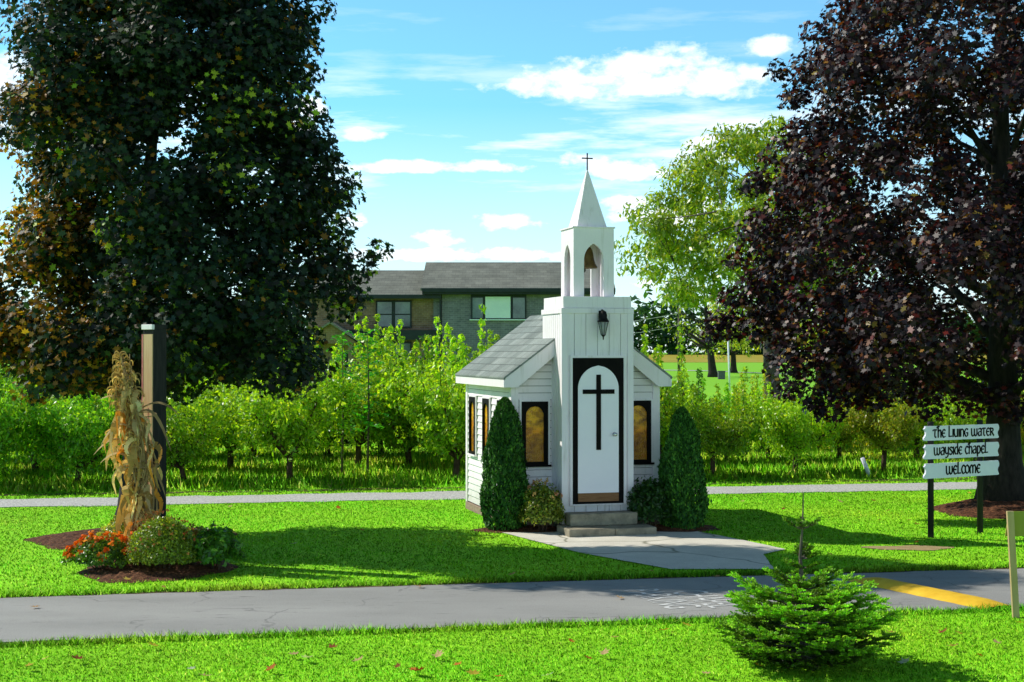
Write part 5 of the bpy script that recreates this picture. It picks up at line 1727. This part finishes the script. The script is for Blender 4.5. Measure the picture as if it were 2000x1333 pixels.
m_ = MB(); m_.box(-.45, .45, -.2, .2, .30, .36); m_.build('seat', M['signwhite'], cn)
for s in (-1, 1):
    m_ = MB(); m_.box(s * .36 - .05, s * .36 + .05, -.18, .18, 0, .298); m_.build('leg', M['signwhite'], cn)
dd = 31.2; m_ = MB(); m_.tube([(0.10, 0, 0), (-.07, 0, .42)], [.045, .045], 10); o = m_.build('tree_guard', M['signwhite']); o.location = ((1690 - 1000) / F * dd, dd, 0); tag(o, 'leaning white tube guard at the orchard edge', 'tree guard')

# ------------------------------------------------------------------ grass (nobody could count it)


def in_poly(x, y, poly):
    c = np.zeros(len(x), bool); n = len(poly)
    for i in range(n):
        (x0, y0), (x1, y1) = poly[i], poly[(i + 1) % n]
        if y0 == y1: continue
        k = (y0 > y) != (y1 > y)
        c ^= k & (x < (x1 - x0) * (y - y0) / (y1 - y0) + x0)
    return c


def blocked(x, y):
    b = (y > near_edge(x) - .015 + .04 * np.sin(x * 5.1) * np.sin(x * 1.7)) & (y < far_edge(x) + .05 + .06 * np.sin(x * 4.3) * np.sin(x * 1.3))
    b |= (y > path_c(x) - .62) & (y < path_c(x) + .77)
    b |= in_poly(x, y, walk_poly) | in_poly(x, y, bare_poly)
    for (cx, cy, ax_, ay_) in ((-5.50, 20.9, 1.32, 1.22), (-4.48, 18.05, .84, .98), (8.55, 24.5, 1.3, 1.12), (.22, 22.0, .72, .42), (2.42, 22.1, .74, .44)):
        b |= ((x - cx) / ax_) ** 2 + ((y - cy) / ay_) ** 2 < 1
    # chapel footprint
    c, s = math.cos(CH), math.sin(CH); u = (x - 1.3) * c + (y - 21.8) * s; v_ = -(x - 1.3) * s + (y - 21.8) * c
    b |= (np.abs(u) < NA + .03) & (v_ > NV - .02) & (v_ < NV + ND + .03)
    b |= (np.abs(u) < .68) & (v_ > -.68) & (v_ < 1)
    return b


def turf(name, y0, y1, dens, hgt, wid, pal, label, seed, cond=None, lean=.5):
    g = np.random.default_rng(seed)
    xm = y1 * .375 + 3.5; n = int((y1 - y0) * 2 * xm * dens)
    x = g.uniform(-xm, xm, n); y = g.uniform(y0, y1, n)
    ok = (np.abs(x) < y * .372 + 3.2) & ~blocked(x, y)
    if cond is not None: ok &= cond(x, y)
    x, y = x[ok], y[ok]; n = len(x)
    z = 0.0105 * np.clip(y - 60, 0, 215)
    a = g.uniform(0, 6.283, n)
    patch = .5 + .5 * np.sin(x * 1.9 + np.sin(y * 1.3) * 2) * np.sin(y * 2.3 + np.cos(x * .9) * 2)
    hh = hgt * g.uniform(.5, 1.25, n) * (.85 + .3 * patch); ww = wid * g.uniform(.6, 1.2, n)
    dx, dy = np.cos(a), np.sin(a)
    tl = g.normal(size=(n, 2)) * lean * hh[:, None]
    V = np.empty((n, 3, 3), np.float32)
    V[:, 0] = np.stack([x - dx * ww / 2, y - dy * ww / 2, z], 1)
    V[:, 1] = np.stack([x + dx * ww / 2, y + dy * ww / 2, z], 1)
    V[:, 2] = np.stack([x + tl[:, 0], y + tl[:, 1], z + hh], 1)
    pt2 = .5 + .5 * np.sin(x * .8 + 1.3 * np.sin(y * .7 + 2)) * np.sin(y * 1.05 + 1.7 * np.cos(x * .53))
    pt3 = np.clip(np.sin(x * 4.7 + np.sin(y * 6.1) * 1.5) * np.sin(y * 7.9 + np.cos(x * 3.3) * 2), 0, 1)
    cols = mixcol(g, n, *pal) * (.72 + .46 * patch - .22 * pt3)[:, None]
    cols = cols * (1 + np.outer(pt2 - .5, [.55, .02, .3])) + np.outer(np.clip(pt2 - .72, 0, 1), [.25, .05, .03])
    cols = np.clip(cols, .004, .9)
    me = np_mesh(name, V, 3, cols)
    nn = g.normal(size=(n, 3)) * .22 + np.array([-.25, 0, 1.0])
    set_normals(me, np.repeat(unit(nn), 3, 0))
    return tag(link(name, me, M['grass']), label, 'grass', kind='stuff')


GP = ([(.25, .70, .018), (.31, .76, .022), (.17, .58, .015), (.45, .74, .08)], [5, 4, 4, 1])
GF = ([(.31, .80, .025), (.38, .84, .03), (.21, .68, .02), (.54, .82, .10)], [5, 4, 4, 1])
WP = ([(.34, .78, .03), (.46, .80, .03), (.22, .62, .022), (.60, .70, .11)], [4, 4, 3, 2])
turf('lawn_grass', 9.0, 17.5, 2600, .022, .011, GF, 'short bright green lawn grass in front of the lane', 1, lambda x, y: y < near_edge(x) + .02)
turf('lawn_grass', 13.5, 30.0, 800, .026, .016, GP, 'short green lawn grass around the chapel', 2, lambda x, y: (y > far_edge(x)) & (y < path_c(x) - .5))
turf('verge_grass', 23.0, 35.0, 420, .04, .022, GP, 'green grass verge between gravel track and orchard', 3, lambda x, y: (y > path_c(x) + .7) & (y < path_c(x) + 2.2))
turf('tall_grass', 24.0, 46.0, 170, .17, .038, WP, 'tall rough grass and weeds under the orchard trees', 4, lambda x, y: (y > path_c(x) + 2.0), .35)
# ragged longer blades overhanging the lane
turf('edge_grass', 10.0, 19.0, 3600, .065, .011, GP, 'longer ragged grass along the edges of the lane', 5, lambda x, y: ((y > near_edge(x) - .22) & (y < near_edge(x) + .02)) | ((y < far_edge(x) + .30) & (y > far_edge(x) + .04)), .6)

# ------------------------------------------------------------------ fallen leaves
g = np.random.default_rng(90)


def leaf_proto(curl, colr):
    P = []
    for (a, b) in MAPLE:
        P.append((a * .10, b * .10, .006 + curl * (a * a + b * b) * .05 + .008 * a))
    me = np_mesh('fallen_leaf', np.array([(0, 0, .012)] + P), 17)
    me = bpy.data.meshes.new('fallen_leaf')
    n = len(P)
    me.from_pydata([(0, 0, .006)] + P, [], [(0, 1 + i, 1 + (i + 1) % n) for i in range(n)])
    a = me.color_attributes.new('Col', 'FLOAT_COLOR', 'POINT')
    a.data.foreach_set('color', np.tile(np.array(list(colr) + [1.0], np.float32), n + 1))
    me.materials.append(M['dry'])
    return me


kinds = [('pale tan', leaf_proto(1.0, (.62, .42, .22))), ('orange', leaf_proto(.8, (.55, .16, .03))), ('rusty brown', leaf_proto(1.2, (.28, .09, .03))), ('yellow', leaf_proto(.7, (.62, .45, .05))), ('pale white-green', leaf_proto(.9, (.6, .66, .5)))]
spots = [(575, 1288, 0), (600, 1295, 4), (530, 1316, 1), (375, 1317, 4), (90, 1297, 0), (152, 1297, 2), (400, 1331, 0), (818, 1321, 2), (808, 1318, 1), (895, 1308, 1), (857, 1290, 0), (925, 1326, 3), (777, 1312, 2), (975, 1332, 1), (1115, 1262, 1), (1148, 1295, 1),
         (1180, 1286, 0), (1200, 1255, 0), (1340, 1230, 3), (1298, 1240, 1), (1378, 1326, 0), (1740, 1212, 0), (1738, 1245, 0), (1765, 1303, 4), (1870, 1246, 3), (1912, 1290, 1), (1860, 1272, 0), (1840, 1245, 2), (1990, 1225, 3), (1480, 1310, 1), (1556, 1315, 1), (60, 1310, 3), (1070, 1330, 4),
         (700, 1300, 0), (650, 1275, 2), (300, 1270, 3), (1945, 1265, 0), (1210, 1172, 0), (70, 1190, 0), (320, 1155, 0), (575, 1069, 4), (707, 1042, 1), (418, 1034, 0), (1272, 1123, 0), (1400, 1130, 0), (1660, 997, 2), (1762, 972, 2), (1790, 1030, 2), (1893, 968, 3), (1640, 985, 0), (1717, 1022, 2), (1775, 1022, 0), (1705, 984, 2), (1530, 1000, 2), (1450, 985, 0), (1735, 1003, 2),
         (660, 997, 1), (620, 1010, 0), (450, 995, 0), (1620, 1090, 0), (1560, 1040, 0), (1790, 1066, 2), (820, 1150, 0), (1000, 1130, 0), (250, 1140, 0)]
for (px, py, k) in spots:
    x, y = gp(px, py)
    where = 'on the near lawn in front of the lane' if y < near_edge(x) else ('on the asphalt lane' if y < far_edge(x) else ('on the lawn left of the chapel' if x < 1.2 else 'on the lawn or walk right of the chapel door'))
    o = bpy.data.objects.new('fallen_leaf', kinds[k][1]); col.objects.link(o)
    o.location = (x, y, .045 if 'asphalt' not in where else .02)
    o.rotation_euler = (g.uniform(-.35, .35), g.uniform(-.35, .35), g.uniform(0, 6.28))
    s = g.uniform(.75, 1.25); o.scale = (s, s, s)
    lab = f'{kinds[k][0]} dry maple leaf lying {where}'
    tag(o, lab, 'fallen leaf', f'{kinds[k][0]} leaves {where}')
